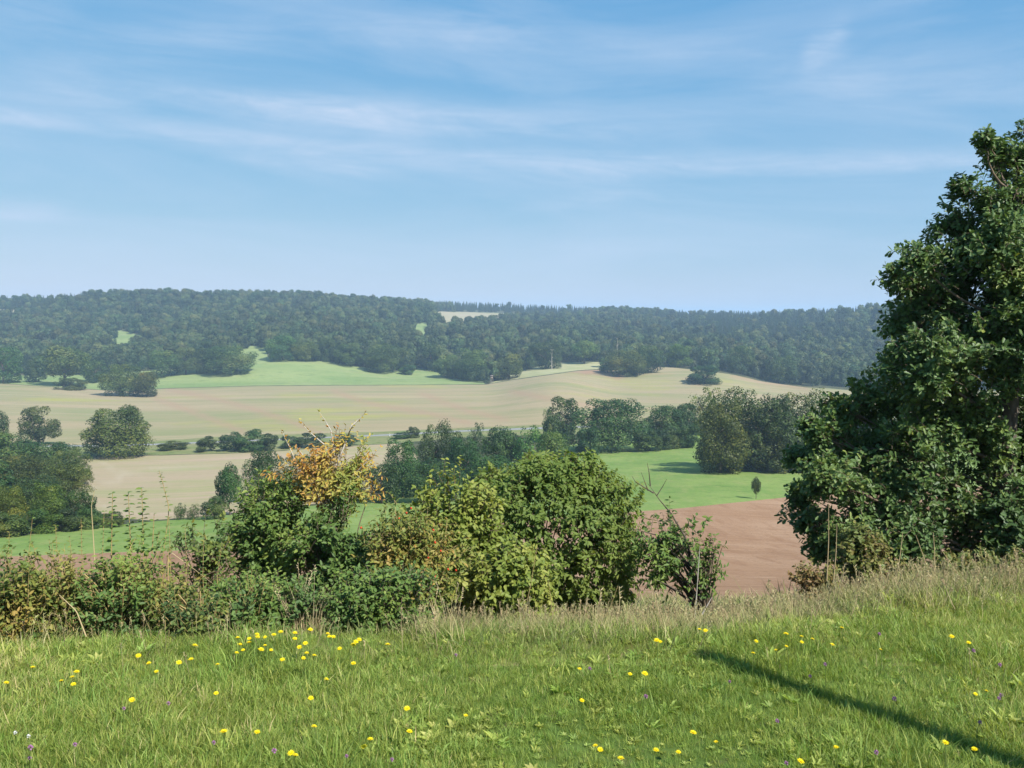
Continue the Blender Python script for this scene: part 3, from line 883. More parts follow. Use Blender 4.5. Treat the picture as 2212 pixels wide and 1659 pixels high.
def sprays(g, gt, P, O, r, nl, L, ll, lw, droop, tint, shape, spread=.9, rad=.0022, twig_tint=.5):
    """short leafy twigs ending at P, pointing along O"""
    for i in range(len(P)):
        n = r.integers(max(2, nl - 2), nl + 3)
        l = L * r.uniform(.6, 1.3)
        o = O[i]
        s = P[i] - o * l
        mid = (s + P[i]) / 2 + np.array([0, 0, .12 * l])
        pts = bezier(s, mid + np.array([0, 0, .1 * l]), P[i], 4)
        if gt is not None:
            gt.tube(pts, [rad, rad * .8, rad * .6, rad * .4], 3, twig_tint)
        t = np.linspace(.12, 1, n)
        pos = s + (P[i] - s) * t[:, None] + np.array([0, 0, 1]) * (.24 * l * t * (1 - t))[:, None]
        sd = norm(np.cross(o, r.normal(size=(n, 3))))
        d = norm(o * .55 + sd * spread + r.normal(size=(n, 3)) * .25 - np.array([0, 0, droop]))
        nrm = norm(o * .35 + np.array([.25, -.35, .75]) + r.normal(size=(n, 3)) * .45)
        g.leaves(pos, d, nrm, ll * r.uniform(.65, 1.25, n), lw * r.uniform(.75, 1.15, n), np.clip(tint[i] + r.normal(size=n) * .16, 0, 1), shape)

def ellipsoid_points(n, c, rad, r, shell=.6, seed=0, bump=.16, bottom=-1.0, gaps=0.0):
    out = []
    while sum(len(a) for a in out) < n:
        v = norm(r.normal(size=(n * 2, 3)))
        v = v[v[:, 2] > bottom]
        k = r.uniform(shell ** 3, 1, len(v)) ** (1 / 3) * (1 + bump * nz(v * 2.6, seed + 3) * .7 + bump * .5 * nz(v * 7, seed + 4))
        p = v * k[:, None]
        if gaps:
            m = nz(p * 3.2, seed + 9) > -1.3 + gaps
            p = p[m]
        out.append(p)
    p = np.concatenate(out)[:n]
    return c + p * rad, norm(p / rad)

def shrub(label, px, top, bottom, hw, d, n=700, nl=8, L=.16, ll=.05, lw=.03, mat='shrub', droop=.2, nstem=12, shell=.55, seed=1, name='shrub', cat='shrub',
          shape='leaf', gaps=.0, tint=(.5, .25), stem='twig', bump=.16, group=None, depth=.85, up=.35, tint_grad=None, base_px=None, twigs=True, stem_r=.011):
    r = np.random.default_rng(seed)
    T, B = at(px, top, d), at(px, bottom, d)
    c = (T + B) / 2
    rz = (T[2] - B[2]) / 2; rx = hw * d / F
    rad = np.array([rx, rx * depth, rz])
    base = ground_d(base_px if base_px else px, d)
    o = empty(name, base)
    tag(o, label, cat, group)
    P, O = ellipsoid_points(n, c, rad, r, shell, seed, bump, gaps=gaps)
    keep = P[:, 2] > terrain(P[:, 0], P[:, 1]) + .02
    P, O = P[keep], O[keep]
    O = norm(O + np.array([0, 0, up]) + r.normal(size=P.shape) * .3)
    tn_ = tint[0] + tint[1] * nz(P / rad.mean() * 2.2, seed + 5) * .7
    if tint_grad:
        tn_ = tn_ + tint_grad * (P[:, 2] - c[2]) / rz
    gl_, gs = Geo(), Geo()
    sprays(gl_, gs if twigs else None, P - base, O, r, nl, L, ll, lw, droop, np.clip(tn_, 0, 1), shape)
    for i in range(nstem):
        q = P[r.integers(len(P))] * .85 + c * .15 - base
        s = np.array([r.normal() * .05, r.normal() * .05, -.03])
        m = s * .4 + q * .3 + np.array([0, 0, .35 * max(q[2], .2)])
        gs.tube(bezier(s, m, q, 8), np.linspace(stem_r * r.uniform(.7, 1.3), .003, 8), 5)
    gl_.build('foliage', M[mat], o)
    gs.build('stems', M[stem], o)
    return o

shrub('large dense rounded green bush in the middle of the hedge', 1165, 950, 1350, 222, 8.3, n=3900, nl=9, L=.15, ll=.050, lw=.029, mat='hazel', droop=.55, nstem=16, shell=.80, seed=31, name='bush', cat='bush', up=.3, bump=.13, depth=.9)
shrub('yellow-green leafy bush left of the large rounded one', 985, 1028, 1325, 122, 7.3, n=1150, nl=8, L=.16, ll=.048, lw=.03, mat='lime', droop=.35, nstem=22, shell=.45, seed=32, name='bush', cat='bush', gaps=.55, tint_grad=.2)
shrub('low yellow-leaved shrub at the foot between the two bushes', 1085, 1165, 1350, 120, 6.5, n=800, nl=8, L=.12, ll=.045, lw=.03, mat='lime', droop=.3, nstem=10, shell=.4, seed=33, gaps=.3)
aut = shrub('tall shrub with orange and yellow autumn leaves on its upper branches', 722, 925, 1110, 105, 6.7, n=620, nl=6, L=.15, ll=.040, lw=.016, mat='autumn', droop=.25, nstem=9, shell=.2, seed=34, shape='leaf', gaps=.75, tint=(.42, .3), bump=.28, tint_grad=-.05, stem_r=.008)
shrub('dark green bushy shrub left of the autumn-coloured one', 585, 1028, 1330, 125, 6.7, n=1150, nl=8, L=.15, ll=.042, lw=.022, mat='shrub', droop=.2, nstem=22, shell=.35, seed=35, gaps=.65, bump=.22)
shrub('green undergrowth shrub below the autumn-coloured branches', 715, 1085, 1345, 115, 6.3, n=1150, nl=8, L=.14, ll=.042, lw=.024, mat='shrub', droop=.2, nstem=20, shell=.3, seed=36, gaps=.4, tint=(.55, .3), bump=.2)
rose = shrub('wild rose bush with red hips and olive leaves', 872, 1085, 1350, 118, 6.0, n=1050, nl=7, L=.14, ll=.034, lw=.02, mat='rose', droop=.15, nstem=30, shell=.3, seed=37, gaps=.65, tint=(.42, .25), bump=.22, name='rose_bush', cat='bush', stem='cane', stem_r=.006)
shrub('low leafy plants at the foot of the wild rose', 800, 1215, 1385, 125, 4.85, n=760, nl=8, L=.12, ll=.030, lw=.018, mat='shrub', up=.8, droop=.2, nstem=14, shell=.2, seed=38, gaps=.7, tint=(.55, .3), name='shrub')
shrub('low green leafy growth under the dark green shrub', 565, 1245, 1385, 130, 4.85, n=760, nl=8, L=.12, ll=.030, lw=.018, mat='shrub', up=.8, droop=.2, nstem=14, shell=.2, seed=39, gaps=.7, tint=(.5, .3), name='shrub')
GB_ = 'bramble bushes of the left thicket'
for i, (px, top, bot, hw, d, lb, *tt) in enumerate([
        (30, 1170, 1415, 125, 4.5, 'yellowing bramble and weed tangle at the left picture edge', 'rose', (.36, .25)),
        (150, 1190, 1405, 100, 4.6, 'brownish bramble tangle around the slanting pale cane', 'bramble', (.45, .28)),
        (255, 1175, 1400, 95, 4.6, 'lighter green weed tangle at the foot of the tall pale stalk', 'shrub', (.45, .28)),
        (345, 1215, 1400, 90, 4.7, 'thin reddish bramble tangle before the ploughed soil gap', 'bramble', (.5, .3)),
        (430, 1290, 1395, 85, 4.5, 'low dark green bramble below the ploughed soil gap', 'bramble', (.3, .25)),
        (510, 1265, 1390, 70, 4.6, 'low bramble at the right end of the left thicket', 'shrub', (.3, .25)),
        (-75, 1180, 1420, 110, 4.4, 'shaded bramble bush cut off by the left picture edge', 'bramble', (.5, .3))]):
    mt_, tt_ = tt
    shrub(lb, px, top, bot, hw * 1.05, d, n=430, nl=9, L=.20, ll=.028, lw=.017, mat=mt_, droop=.1, nstem=34, shell=.1, seed=50 + i, gaps=.75, tint=tt_, bump=.34, name='bramble_bush', cat='bramble', stem='cane', group=GB_, stem_r=.0035, up=1.3)
    shrub(lb.replace('tangle', 'undergrowth').replace('bramble bush', 'bramble undergrowth') if 'low' not in lb else 'dark leafy underlayer of the ' + lb[4:], px, (top + bot) / 2 + 25, bot + 12, hw * 1.1, d + .1, n=260, nl=8, L=.09, ll=.03, lw=.021, mat='bramble', droop=.2, nstem=4, shell=.1, seed=450 + i, gaps=.3, tint=(.3, .25), bump=.25, name='low_plant', cat='plant', stem='cane', group='leafy undergrowth of the thicket', stem_r=.003)
shrub('thin half-bare shrub rising from the thicket before the ploughed soil', 440, 1120, 1290, 85, 5.9, n=200, nl=6, L=.14, ll=.036, lw=.02, mat='rose', droop=.15, nstem=22, shell=.3, seed=60, gaps=.8, tint=(.4, .25), bump=.3, stem_r=.006)
t_small = shrub('small sparse tree with dark bare lower branches right of the large bush', 1440, 1075, 1300, 104, 7.4, n=210, nl=8, L=.18, ll=.05, lw=.024, mat='shrub', droop=.35, nstem=20, shell=.35, seed=61, gaps=1.0, tint=(.65, .25), bump=.3, name='small_tree', cat='tree', stem='bark', base_px=1535, stem_r=.018)
shrub('drooping leafy branch plant beside the small sparse tree', 1520, 1150, 1300, 52, 7.2, n=75, nl=8, L=.16, ll=.045, lw=.022, mat='shrub', droop=.3, nstem=8, shell=.3, seed=62, gaps=.5, tint=(.4, .25), bump=.3)
shrub('yellowing leafy shrub growing under the oak', 1862, 1120, 1265, 62, 6.7, n=280, nl=8, L=.12, ll=.040, lw=.024, mat='rusty', droop=.2, nstem=12, shell=.2, seed=63, gaps=.4, tint=(.75, .2))
GR_ = 'low rusty plants under the oak'
for i, (px, top, bot, hw, d, lb, tt) in enumerate([
        (1760, 1215, 1290, 62, 6.6, 'rust-brown low plant at the left foot of the oak', (.22, .2)),
        (1950, 1200, 1285, 75, 6.4, 'olive low plant with rusty leaves below the oak crown', (.65, .3)),
        (2070, 1190, 1270, 70, 6.4, 'low olive plant under the oak near its trunk', (.8, .2)),
        (2190, 1180, 1280, 90, 6.2, 'green low plant at the right picture edge under the oak', (.9, .2))]):
    shrub(lb, px, top, bot, hw, d, n=170, nl=8, L=.09, ll=.034, lw=.02, mat='rusty', droop=.15, nstem=9, shell=.1, seed=70 + i, gaps=.4, tint=tt, bump=.25, name='low_plant', cat='plant', group=GR_, stem_r=.004, stem='cane')

# bare twigs that stand out of the autumn shrub and the small tree; red hips
def twig_object(name, parent, paths, mat, r0=.004, leaf=None, seed=0):
    base = np.array(parent.location)
    for ph in paths:
        g = Geo()
        P = np.array([at(*q) for q in ph]) - base
        ln = np.linalg.norm(P[-1] - P[0])
        g.tube(P, np.linspace(r0 * min(1, ln / .5), .0012, len(P)), 4)
        g.build(name, M[mat], parent)
    if leaf:
        r = np.random.default_rng(seed)
        gl_ = Geo()
        for ph in paths:
            P = np.array([at(*q) for q in ph]) - base
            for t in np.linspace(.25, 1, leaf[1]):
                k = t * (len(P) - 1); i = min(int(k), len(P) - 2)
                pp = P[i] + (P[i + 1] - P[i]) * (k - i)
                n = 2
                dv = norm(norm(P[i + 1] - P[i]) * .4 + r.normal(size=(n, 3)) * .8)
                gl_.leaves(np.repeat(pp[None], n, 0), dv, norm(r.normal(size=(n, 3)) + np.array([0, -.3, .8])), leaf[2] * r.uniform(.6, 1.2, n), leaf[3], np.clip(r.normal(.45, .25, n), 0, 1), 'leaf')
        gl_.build('twig_leaves', M[leaf[0]], parent)
twig_object('branch', aut, [[(722, 1300, 6.7), (715, 1180, 6.7), (718, 1090, 6.7), (725, 1000, 6.7), (715, 930, 6.7), (700, 905, 6.7), (690, 890, 6.7)],
                            [(725, 1010, 6.7), (745, 960, 6.7), (760, 920, 6.7), (778, 903, 6.7), (790, 890, 6.7)],
                            [(718, 1080, 6.7), (750, 1040, 6.65), (790, 1000, 6.6), (822, 965, 6.6)],
                            [(715, 1100, 6.7), (690, 1040, 6.75), (660, 990, 6.8), (640, 965, 6.8)],
                            [(700, 960, 6.7), (665, 930, 6.7), (645, 905, 6.7)],
                            [(640, 1000, 6.8), (625, 965, 6.8), (608, 930, 6.8)]], 'pale_bark', .009, ('autumn', 9, .03, .014), 5)
twig_object('branch', t_small, [[(1540, 1300, 7.4), (1500, 1225, 7.4), (1480, 1160, 7.4), (1450, 1110, 7.4), (1425, 1080, 7.4), (1400, 1045, 7.4)],
                                [(1500, 1225, 7.4), (1440, 1190, 7.4), (1380, 1178, 7.4)],
                                [(1500, 1215, 7.4), (1475, 1170, 7.4), (1415, 1155, 7.4), (1360, 1140, 7.4)],
                                [(1412, 1065, 7.4), (1395, 1055, 7.4), (1372, 1040, 7.4), (1365, 1028, 7.4)], [(1405, 1050, 7.4), (1402, 1020, 7.4), (1398, 1000, 7.4)],
                                [(1418, 1072, 7.4), (1432, 1050, 7.4), (1440, 1035, 7.4)], [(1400, 1060, 7.4), (1385, 1020, 7.4)]], 'bark', .014)
rp = [(888, 1098), (878, 1108), (862, 1120), (818, 1135), (912, 1120), (936, 1145), (940, 1172), (952, 1190), (905, 1150), (845, 1148), (968, 1230), (985, 1232), (940, 1245), (850, 1180), (870, 1210), (925, 1205), (780, 1140), (895, 1180)]
hm = None
for i, (px, py) in enumerate(rp):
    if hm is None:
        g = Geo(); th = np.linspace(0, math.pi, 6)
        rr_ = np.sin(th); pts = np.stack([0 * th, 0 * th, -np.cos(th) * .011], 1)
        g.tube(pts, np.maximum(rr_ * .0085, .0008), 7); hm = g.mesh('rose_hip', M['hip'], True)
    h = bpy.data.objects.new('rose_hip', hm); COL.objects.link(h); h.parent = rose
    h.location = at(px, py, 5.6 + (i % 5) * .12) - np.array(rose.location)
    h.rotation_euler = (random.uniform(-.6, .6), random.uniform(-.6, .6), 0)
    h.scale = (.8, .8, .8)

# upright leafy shoots, pale stalk, bare stems
def shoot(label, path, nleaf, ll, lw, mat, stem, r0=.005, group=None, name='leafy_shoot', cat='shoot', seed=0):
    r = np.random.default_rng(seed)
    P = np.array([at(*q) for q in path])
    base = P[0]
    o = empty(name, base); tag(o, label, cat, group)
    P = P - base
    tt = np.linspace(0, 1, 14); ts = np.linspace(0, 1, len(P))
    Q = np.stack([np.interp(tt, ts, P[:, k]) for k in range(3)], 1)
    g = Geo(); g.tube(Q, np.linspace(r0, r0 * .35, 14), 5); g.build('stem', M[stem], o)
    if nleaf:
        gl_ = Geo()
        t = np.linspace(.12, 1, nleaf)
        for s in (-1, 1):
            pos = np.stack([np.interp(t, ts, P[:, k]) for k in range(3)], 1)
            a = np.arange(nleaf) * 1.57 + r.uniform(-.4, .4, nleaf)
            d = np.stack([np.cos(a) * s, np.sin(a) * s * .7, r.uniform(-.1, .4, nleaf)], 1)
            sc = 1 - .45 * t
            gl_.leaves(pos, d, np.tile([.1, -.2, 1.0], (nleaf, 1)) + r.normal(size=(nleaf, 3)) * .25, ll * sc * r.uniform(.8, 1.2, nleaf), lw * sc, np.clip(r.normal(.5, .2, nleaf), 0, 1), 'leaf')
        gl_.build('leaves', M[mat], o)
    return o
GS_ = 'upright leafy shoots of the thicket'
shoot('leafy shoot nearest to the tall pale stalk', [(240, 1300, 5.5), (241, 1180, 5.5), (243, 1066, 5.5)], 22, .065, .038, 'shrub', 'cane', group=GS_, seed=1)
shoot('slightly leaning leafy shoot, second from the pale stalk', [(285, 1310, 5.5), (282, 1180, 5.5), (277, 1064, 5.5)], 26, .068, .04, 'shrub', 'cane', group=GS_, seed=2)
shoot('bushiest leafy shoot in the middle of the row', [(312, 1310, 5.5), (310, 1180, 5.5), (306, 1055, 5.5)], 28, .07, .042, 'shrub', 'cane', group=GS_, seed=3)
for k, (px, top, x0) in enumerate([(70, 1120, 60), (120, 1135, 130), (175, 1120, 168), (225, 1105, 228), (365, 1120, 372), (400, 1140, 395), (440, 1165, 448), (20, 1150, 15), (150, 1160, 158), (480, 1170, 470)]):
    shoot(['thin weed shoot rising from the left edge tangle', 'weed shoot right of the left edge tangle', 'thin weed shoot left of the tall pale stalk', 'thin weed shoot just right of the tall pale stalk', 'weed shoot right of the thin tallest shoot', 'thin weed shoot before the green pasture strip',
           'weed shoot in front of the ploughed soil gap', 'leftmost thin weed shoot of the thicket', 'short weed shoot beside the slanting cane', 'weed shoot at the right end of the ploughed soil gap'][k],
          [(x0, 1380, 4.9), ((px + x0) / 2 + (k % 3 - 1) * 6, (top + 1330) / 2, 4.9), (px, top, 4.9)], 16 + k % 4 * 3, .034, .018, ['shrub', 'rose', 'bramble'][k % 3], 'cane', .003, group='thin weed shoots of the left thicket', name='weed_shoot', seed=700 + k)
shoot('short leafy shoot right beside the bushiest one', [(325, 1240, 5.5), (330, 1170, 5.5), (333, 1110, 5.5)], 8, .05, .03, 'shrub', 'cane', group=GS_, seed=4)
shoot('thin tallest shoot with small leaves, leaning left at its tip', [(345, 1310, 5.5), (352, 1200, 5.5), (366, 1100, 5.5), (352, 1045, 5.5), (344, 1018, 5.5)], 22, .036, .018, 'shrub', 'cane', .004, group=GS_, seed=5)
shoot('tall thick pale yellow stalk standing out of the left thicket', [(209, 1345, 4.75), (206, 1240, 4.78), (201, 1150, 4.8), (197, 1095, 4.8), (204, 1060, 4.8)], 0, 0, 0, 'shrub', 'straw', .0038, name='plant_stalk', cat='stalk')
shoot('slanting pale cane crossing the left thicket', [(186, 1375, 4.25), (165, 1320, 4.25), (128, 1285, 4.25)], 0, 0, 0, 'shrub', 'straw', .004, name='bare_cane', cat='cane')
shoot('thin pale straw slanting before the ploughed soil gap', [(372, 1195, 5.4), (420, 1230, 5.4), (465, 1265, 5.3)], 0, 0, 0, 'shrub', 'straw', .0025, name='dry_straw', cat='straw')
shoot('forked whitish dead stem right of the large bush', [(1500, 1345, 6.2), (1505, 1280, 6.2), (1512, 1180, 6.2)], 0, 0, 0, 'shrub', 'pale_bark', .006, name='dead_stalk', cat='stalk')
shoot('short whitish broken stem beside the forked one', [(1515, 1330, 6.0), (1538, 1290, 6.0)], 0, 0, 0, 'shrub', 'pale_bark', .006, name='dead_stalk', cat='stalk')
for i, (a, b, lb) in enumerate([((1786, 1255), (1790, 1085), 'tallest pale grass stalk in front of the oak\u2019s left edge'), ((1800, 1260), (1808, 1130), 'shorter stalk beside the tallest pale one'),
                                ((1935, 1250), (1950, 1150), 'pale stalk in the dark hollow below the oak, left one'), ((2010, 1255), (1978, 1155), 'left-leaning pale stalk below the oak'),
                                ((2018, 1240), (2016, 1150), 'upright thick pale stalk below the oak'), ((2080, 1260), (2035, 1190), 'long left-leaning stalk at the right below the oak')]):
    shoot(lb, [(a[0], a[1], 6.2), ((a[0] + b[0]) / 2 + 2, (a[1] + b[1]) / 2, 6.2), (b[0], b[1], 6.2)], 0, 0, 0, 'shrub', 'straw', .0045, group='pale dry stalks in front of the oak', name='dry_stalk', cat='stalk')
GD_ = 'thin rusty seed stalks along the meadow edge'
for i, (a, b, lb) in enumerate([((1195, 1370), (1185, 1255), 'rusty thin seed stalk below the large bush'), ((1300, 1350), (1335, 1265), 'brownish stalk right of the first rusty one'),
                                ((1130, 1340), (1160, 1180), 'tall brown stalk before the yellow-leaved shrub'), ((905, 1385), (912, 1300), 'short rusty stalk at the meadow edge below the rose')]):
    shoot(lb, [(a[0], a[1], 5.2), ((a[0] + b[0]) / 2 + 2, (a[1] + b[1]) / 2, 5.2), (b[0], b[1], 5.2)], 12, .012, .006, 'rusty', 'cane', .003, group=GD_, name='seed_stalk', cat='stalk', seed=90 + i)

# ------------------------------------------------------------------ the oak
def oak():
    r = np.random.default_rng(77)
    BL = [(2205, 430, 85), (2195, 520, 105), (2205, 650, 130), (2150, 520, 80), (2205, 355, 85), (2150, 325, 42), (2128, 300, 20), (2130, 440, 70), (2075, 400, 28), (2065, 480, 45), (2060, 560, 100), (2180, 560, 120), (1980, 560, 50), (1945, 600, 45), (2000, 640, 70), (2085, 700, 130), (1955, 690, 55),
          (2200, 740, 140), (2000, 790, 115), (1940, 770, 40), (1895, 860, 70), (2100, 880, 150), (1820, 880, 55), (1770, 930, 55), (1860, 950, 95), (1730, 985, 40), (1790, 1030, 70), (1960, 980, 120), (2180, 980, 150),
          (1900, 1070, 100), (1730, 1060, 35), (1740, 1120, 52), (1770, 1180, 40), (1830, 1150, 80), (2030, 1090, 130), (2170, 1120, 120), (1950, 1170, 80), (1830, 1210, 40), (2080, 1180, 60), (2320, 500, 130), (2340, 750, 170), (2340, 1000, 190), (2290, 300, 80), (2300, 1150, 110)]
    D0 = 8.4
    base = ground_d(2170, D0)
    o = empty('oak_tree', base); tag(o, 'leafy young oak filling the right picture edge', 'tree')
    gl_, gt = Geo(), Geo()
    cents = []
    for (px, py, rp_) in BL:
        d = D0 + r.uniform(-.55, .55) * (1 if rp_ > 60 else .6)
        c = at(px, py, d); rad = rp_ * d / F * .90
        cents.append((c, rad))
        n = int(30 + 1900 * rad ** 2)
        P, O = ellipsoid_points(n, c, np.array([rad, rad * 1.0, rad * .9]), r, .35, int(px + py), .32, gaps=.85)
        axis = np.array([base[0], base[1], 0]); 
        outv = P - np.stack([np.full(n, base[0]), np.full(n, base[1]), np.minimum(P[:, 2] - .3, 2.2)], 1)
        O = norm(O * .6 + norm(outv) * .6 + np.array([0, 0, .25]) + r.normal(size=P.shape) * .35)
        tint = np.clip(.34 + .12 * nz(P * 3, 5) + r.normal(size=n) * .08, 0, 1)
        sprays(gl_, gt, P - base, O, r, 9, .14, .060, .037, .15, tint, 'oak', spread=1.0, rad=.003)
    gl_.build('crown', M['oak'], o)
    # trunk and limbs
    tk = Geo()
    tp = np.array([at(px, py, D0) for px, py in [(2170, 1300), (2172, 1180), (2168, 1000), (2185, 800), (2190, 640), (2196, 500), (2198, 420)]]) - base
    tp[0] = (0, 0, -.05)
    tk.tube(tp, [.13, .11, .095, .08, .055, .03, .01], 9)
    tk.build('trunk', M['bark'], o)
    for (c, rad), (bpx, _, _) in zip(cents, BL):
        e = c - base
        if bpx > 2250:
            continue
        if np.linalg.norm(e[:2]) < .15:
            continue
        hz_ = max(.25, e[2] - .5 * np.linalg.norm(e[:2]))
        k = np.interp(hz_, tp[:, 2], np.arange(len(tp)))
        i = min(int(k), len(tp) - 2)
        s = tp[i] + (tp[i + 1] - tp[i]) * (k - i)
        m = (s + e) / 2 + np.array([0, 0, -.05 - .1 * np.linalg.norm(e - s)]) + r.normal(size=3) * .05
        gt.tube(bezier(s, m, e, 7), np.linspace(.012 + .035 * rad, .006, 7), 6)
        for _ in range(4):
            q = e + norm(r.normal(size=3)) * rad * .8
            gt.tube(bezier(s * .3 + e * .7, e, q, 5), np.linspace(.008, .003, 5), 4)
    gt.build('branches', M['twig'], o)
oak()

# ------------------------------------------------------------------ grasses
def tuft(seed, n, h, w, spread, lean, tint, shape='blade', segs=1, seedheads=0):
    r = np.random.default_rng(seed)
    g = Geo()
    a = r.uniform(0, 6.28, n); rad = spread * np.sqrt(r.random(n))
    pos = np.stack([np.cos(a) * rad, np.sin(a) * rad, np.full(n, -.005)], 1)
    b = a + r.normal(size=n) * .8
    ln = np.abs(r.normal(lean, lean * .5, n))
    d = np.stack([np.cos(b) * ln, np.sin(b) * ln, np.ones(n)], 1)
    hh = h * r.uniform(.45, 1.15, n)
    tt = np.clip(r.normal(tint, .22, n), 0, 1)
    # each blade: lower straight piece, then a bent tip
    d = norm(d)
    side = norm(np.cross(d, np.stack([np.cos(b), np.sin(b), np.zeros(n)], 1) + r.normal(size=(n, 3)) * .4))
    mid = pos + d * (hh * .55)[:, None]
    out = np.stack([np.cos(b), np.sin(b), np.zeros(n)], 1)
    tip = mid + norm(d + out * (.35 + ln)[:, None] * 1.0) * (hh * .5)[:, None]
    ww = (w * r.uniform(.6, 1.2, n))[:, None]
    V = np.stack([pos - side * ww / 2, pos + side * ww / 2, mid + side * ww * .42, mid - side * ww * .42, tip], 1).reshape(-1, 3)
    i = np.arange(n)[:, None] * 5
    n0 = g.n
    g.add(V, i + np.array([[0, 1, 2, 3]]), tt)
    g.f.setdefault(3, []).append(i + n0 + np.array([[3, 2, 4]])); g.t.setdefault(3, []).append(tt)
    for k in range(seedheads):
        p0 = np.array([r.normal() * spread * .5, r.normal() * spread * .5, 0])
        dv = norm(np.array([r.normal() * .22, r.normal() * .22, 1.0]))
        hs = h * r.uniform(1.0, 1.5)
        bend = np.array([r.normal() * .1, r.normal() * .1, 0]) * hs
        g.tube(bezier(p0, p0 + dv * hs * .6, p0 + dv * hs + bend, 5), [.0016, .0014, .0012, .001, .0008], 3, .85)
        m = 9
        t = np.linspace(.78, 1, m)
        pp = p0 + dv * hs * t[:, None] + bend * (t ** 2)[:, None]
        g.leaves(pp, norm(dv + r.normal(size=(m, 3)) * .5), r.normal(size=(m, 3)), .016, .004, .8, 'narrow')
    return g

def broad(seed, n, l, w, tint):
    r = np.random.default_rng(seed)
    g = Geo()
    a = np.arange(n) * 2.4 + r.uniform(-.3, .3, n)
    d = np.stack([np.cos(a), np.sin(a), r.uniform(.2, 1.1, n)], 1)
    g.leaves(np.stack([np.cos(a) * .006, np.sin(a) * .006, np.full(n, .005)], 1), d, np.stack([-np.cos(a) * .4, -np.sin(a) * .4, np.ones(n)], 1) , l * r.uniform(.6, 1.2, n), w * r.uniform(.8, 1.2, n), np.clip(r.normal(tint, .15, n), 0, 1), 'leaf')
    return g

r = np.random.default_rng(5)
def meadow_points(n, dlo, dhi, umax=.68):
    d = np.sqrt(r.uniform(dlo ** 2, dhi ** 2, n))
    u = r.uniform(-umax, umax, n)
    x = u * d
    return np.stack([x, d, terrain(x, d)], 1)

gsrc = [source('grass_a_tuft', tuft(400 + i, 28, .072, .0026, .055, .45, t), M['grass']) for i, t in enumerate((.20, .30, .38, .48, .34, .60, .85))]
gsrc += [source('grass_b_leafy', broad(420 + i, 7, .045, .016, t), M['grass']) for i, t in enumerate((.3, .45, .6))]
n = 32000
P = meadow_points(n, 2.3, 5.7, .70)
Q = meadow_points(22000, 1.6, 5.7, 1.25)
P = np.concatenate([P, Q[(np.abs(Q[:, 0] / Q[:, 1]) > .70) | (Q[:, 1] < 2.3)]]); n = len(P)
edge = 3.95 + .12 * np.clip(P[:, 0] + 2.5, 0, 2.5) + .26 * np.clip(P[:, 0] - 1.0, 0, 1.8) + .11 * nz(P * 1.4, 88)
thin = np.clip((edge + .5 - P[:, 1]) / .7, .16, 1)
P = P[r.random(n) < thin]
n = len(P)
patch = nz(P * 1.1, 91) ; patch2 = nz(P * 3.1, 92)
idx = np.clip(np.round(2.7 + patch * 1.3 + patch2 * 1.1 + r.normal(size=n) * 1.5), 0, 6).astype(int)
bm = r.random(n) < .06 + .13 * np.clip(nz(P * 4.0, 97), 0, 2)
idx[bm] = r.integers(7, 10, bm.sum())
s = r.uniform(.55, 1.15, n) * (1 + .16 * patch + .14 * nz(P * 5, 98)) * np.where(r.random(n) < .06, 1.6, 1.0)
scatter('meadow_grass', P, np.stack([r.normal(size=n) * .1 , r.normal(size=n) * .1, r.uniform(0, 6.28, n)], 1), np.stack([s, s, s * r.uniform(.8, 1.2, n)], 1), idx, gsrc, 'short lush green meadow grass in the foreground')

wsrc = [source('wild_tuft', tuft(440 + i, 15, h, .0032, .06, .6, t, seedheads=sh), M['wild']) for i, (h, t, sh) in enumerate([(.085, .10, 0), (.09, .25, 0), (.11, .4, 1), (.12, .55, 1), (.11, .75, 1), (.08, .05, 0)])]
n = 14000
P = meadow_points(n, 3.7, 8.0, .72)
Q = meadow_points(9000, 3.7, 8.0, 1.15)
P = np.concatenate([P, Q[np.abs(Q[:, 0] / Q[:, 1]) > .72]]); n = len(P)
edge = 3.95 + .12 * np.clip(P[:, 0] + 2.5, 0, 2.5) + .26 * np.clip(P[:, 0] - 1.0, 0, 1.8) + .11 * nz(P * 1.4, 88)
P = P[(r.random(n) < np.clip((P[:, 1] - edge + .15) / .5, .015, 1) * np.where(P[:, 0] < -.5, .35, 1))]
n = len(P)
patch = nz(P * 1.3, 95)
right = np.clip((P[:, 0] + .3) / 1.2, 0, 1)
idx = np.clip(np.round(1.0 + right * 1.2 + patch * 1.0 + r.normal(size=n) * 1.2), 0, 5).astype(int)
s = r.uniform(.6, 1.25, n) * np.where(r.random(n) < .10, 1.4, 1)
scatter('dry_grass', P, np.stack([r.normal(size=n) * .15, r.normal(size=n) * .15, r.uniform(0, 6.28, n)], 1), np.stack([s, s, s], 1), idx, wsrc, 'tall half-dry grass fringe along the meadow edge')
n = 5200
d = np.exp(r.uniform(math.log(7.5), math.log(26), n)); x = r.uniform(-.72, .72, n) * d
P = np.stack([x, d, terrain(x, d)], 1)
s = r.uniform(.7, 1.3, n) * (1 + d / 30)
scatter('slope_grass', P, np.stack([r.normal(size=n) * .15, r.normal(size=n) * .15, r.uniform(0, 6.28, n)], 1), np.stack([s * 1.4, s * 1.4, s * .8], 1), r.integers(0, 4, n), [source('slope_tuft', tuft(460 + i, 14, .24, .006, .09, .5, .15 + .12 * i), M['wild']) for i in range(4)], 'rough grass on the slope below the meadow')

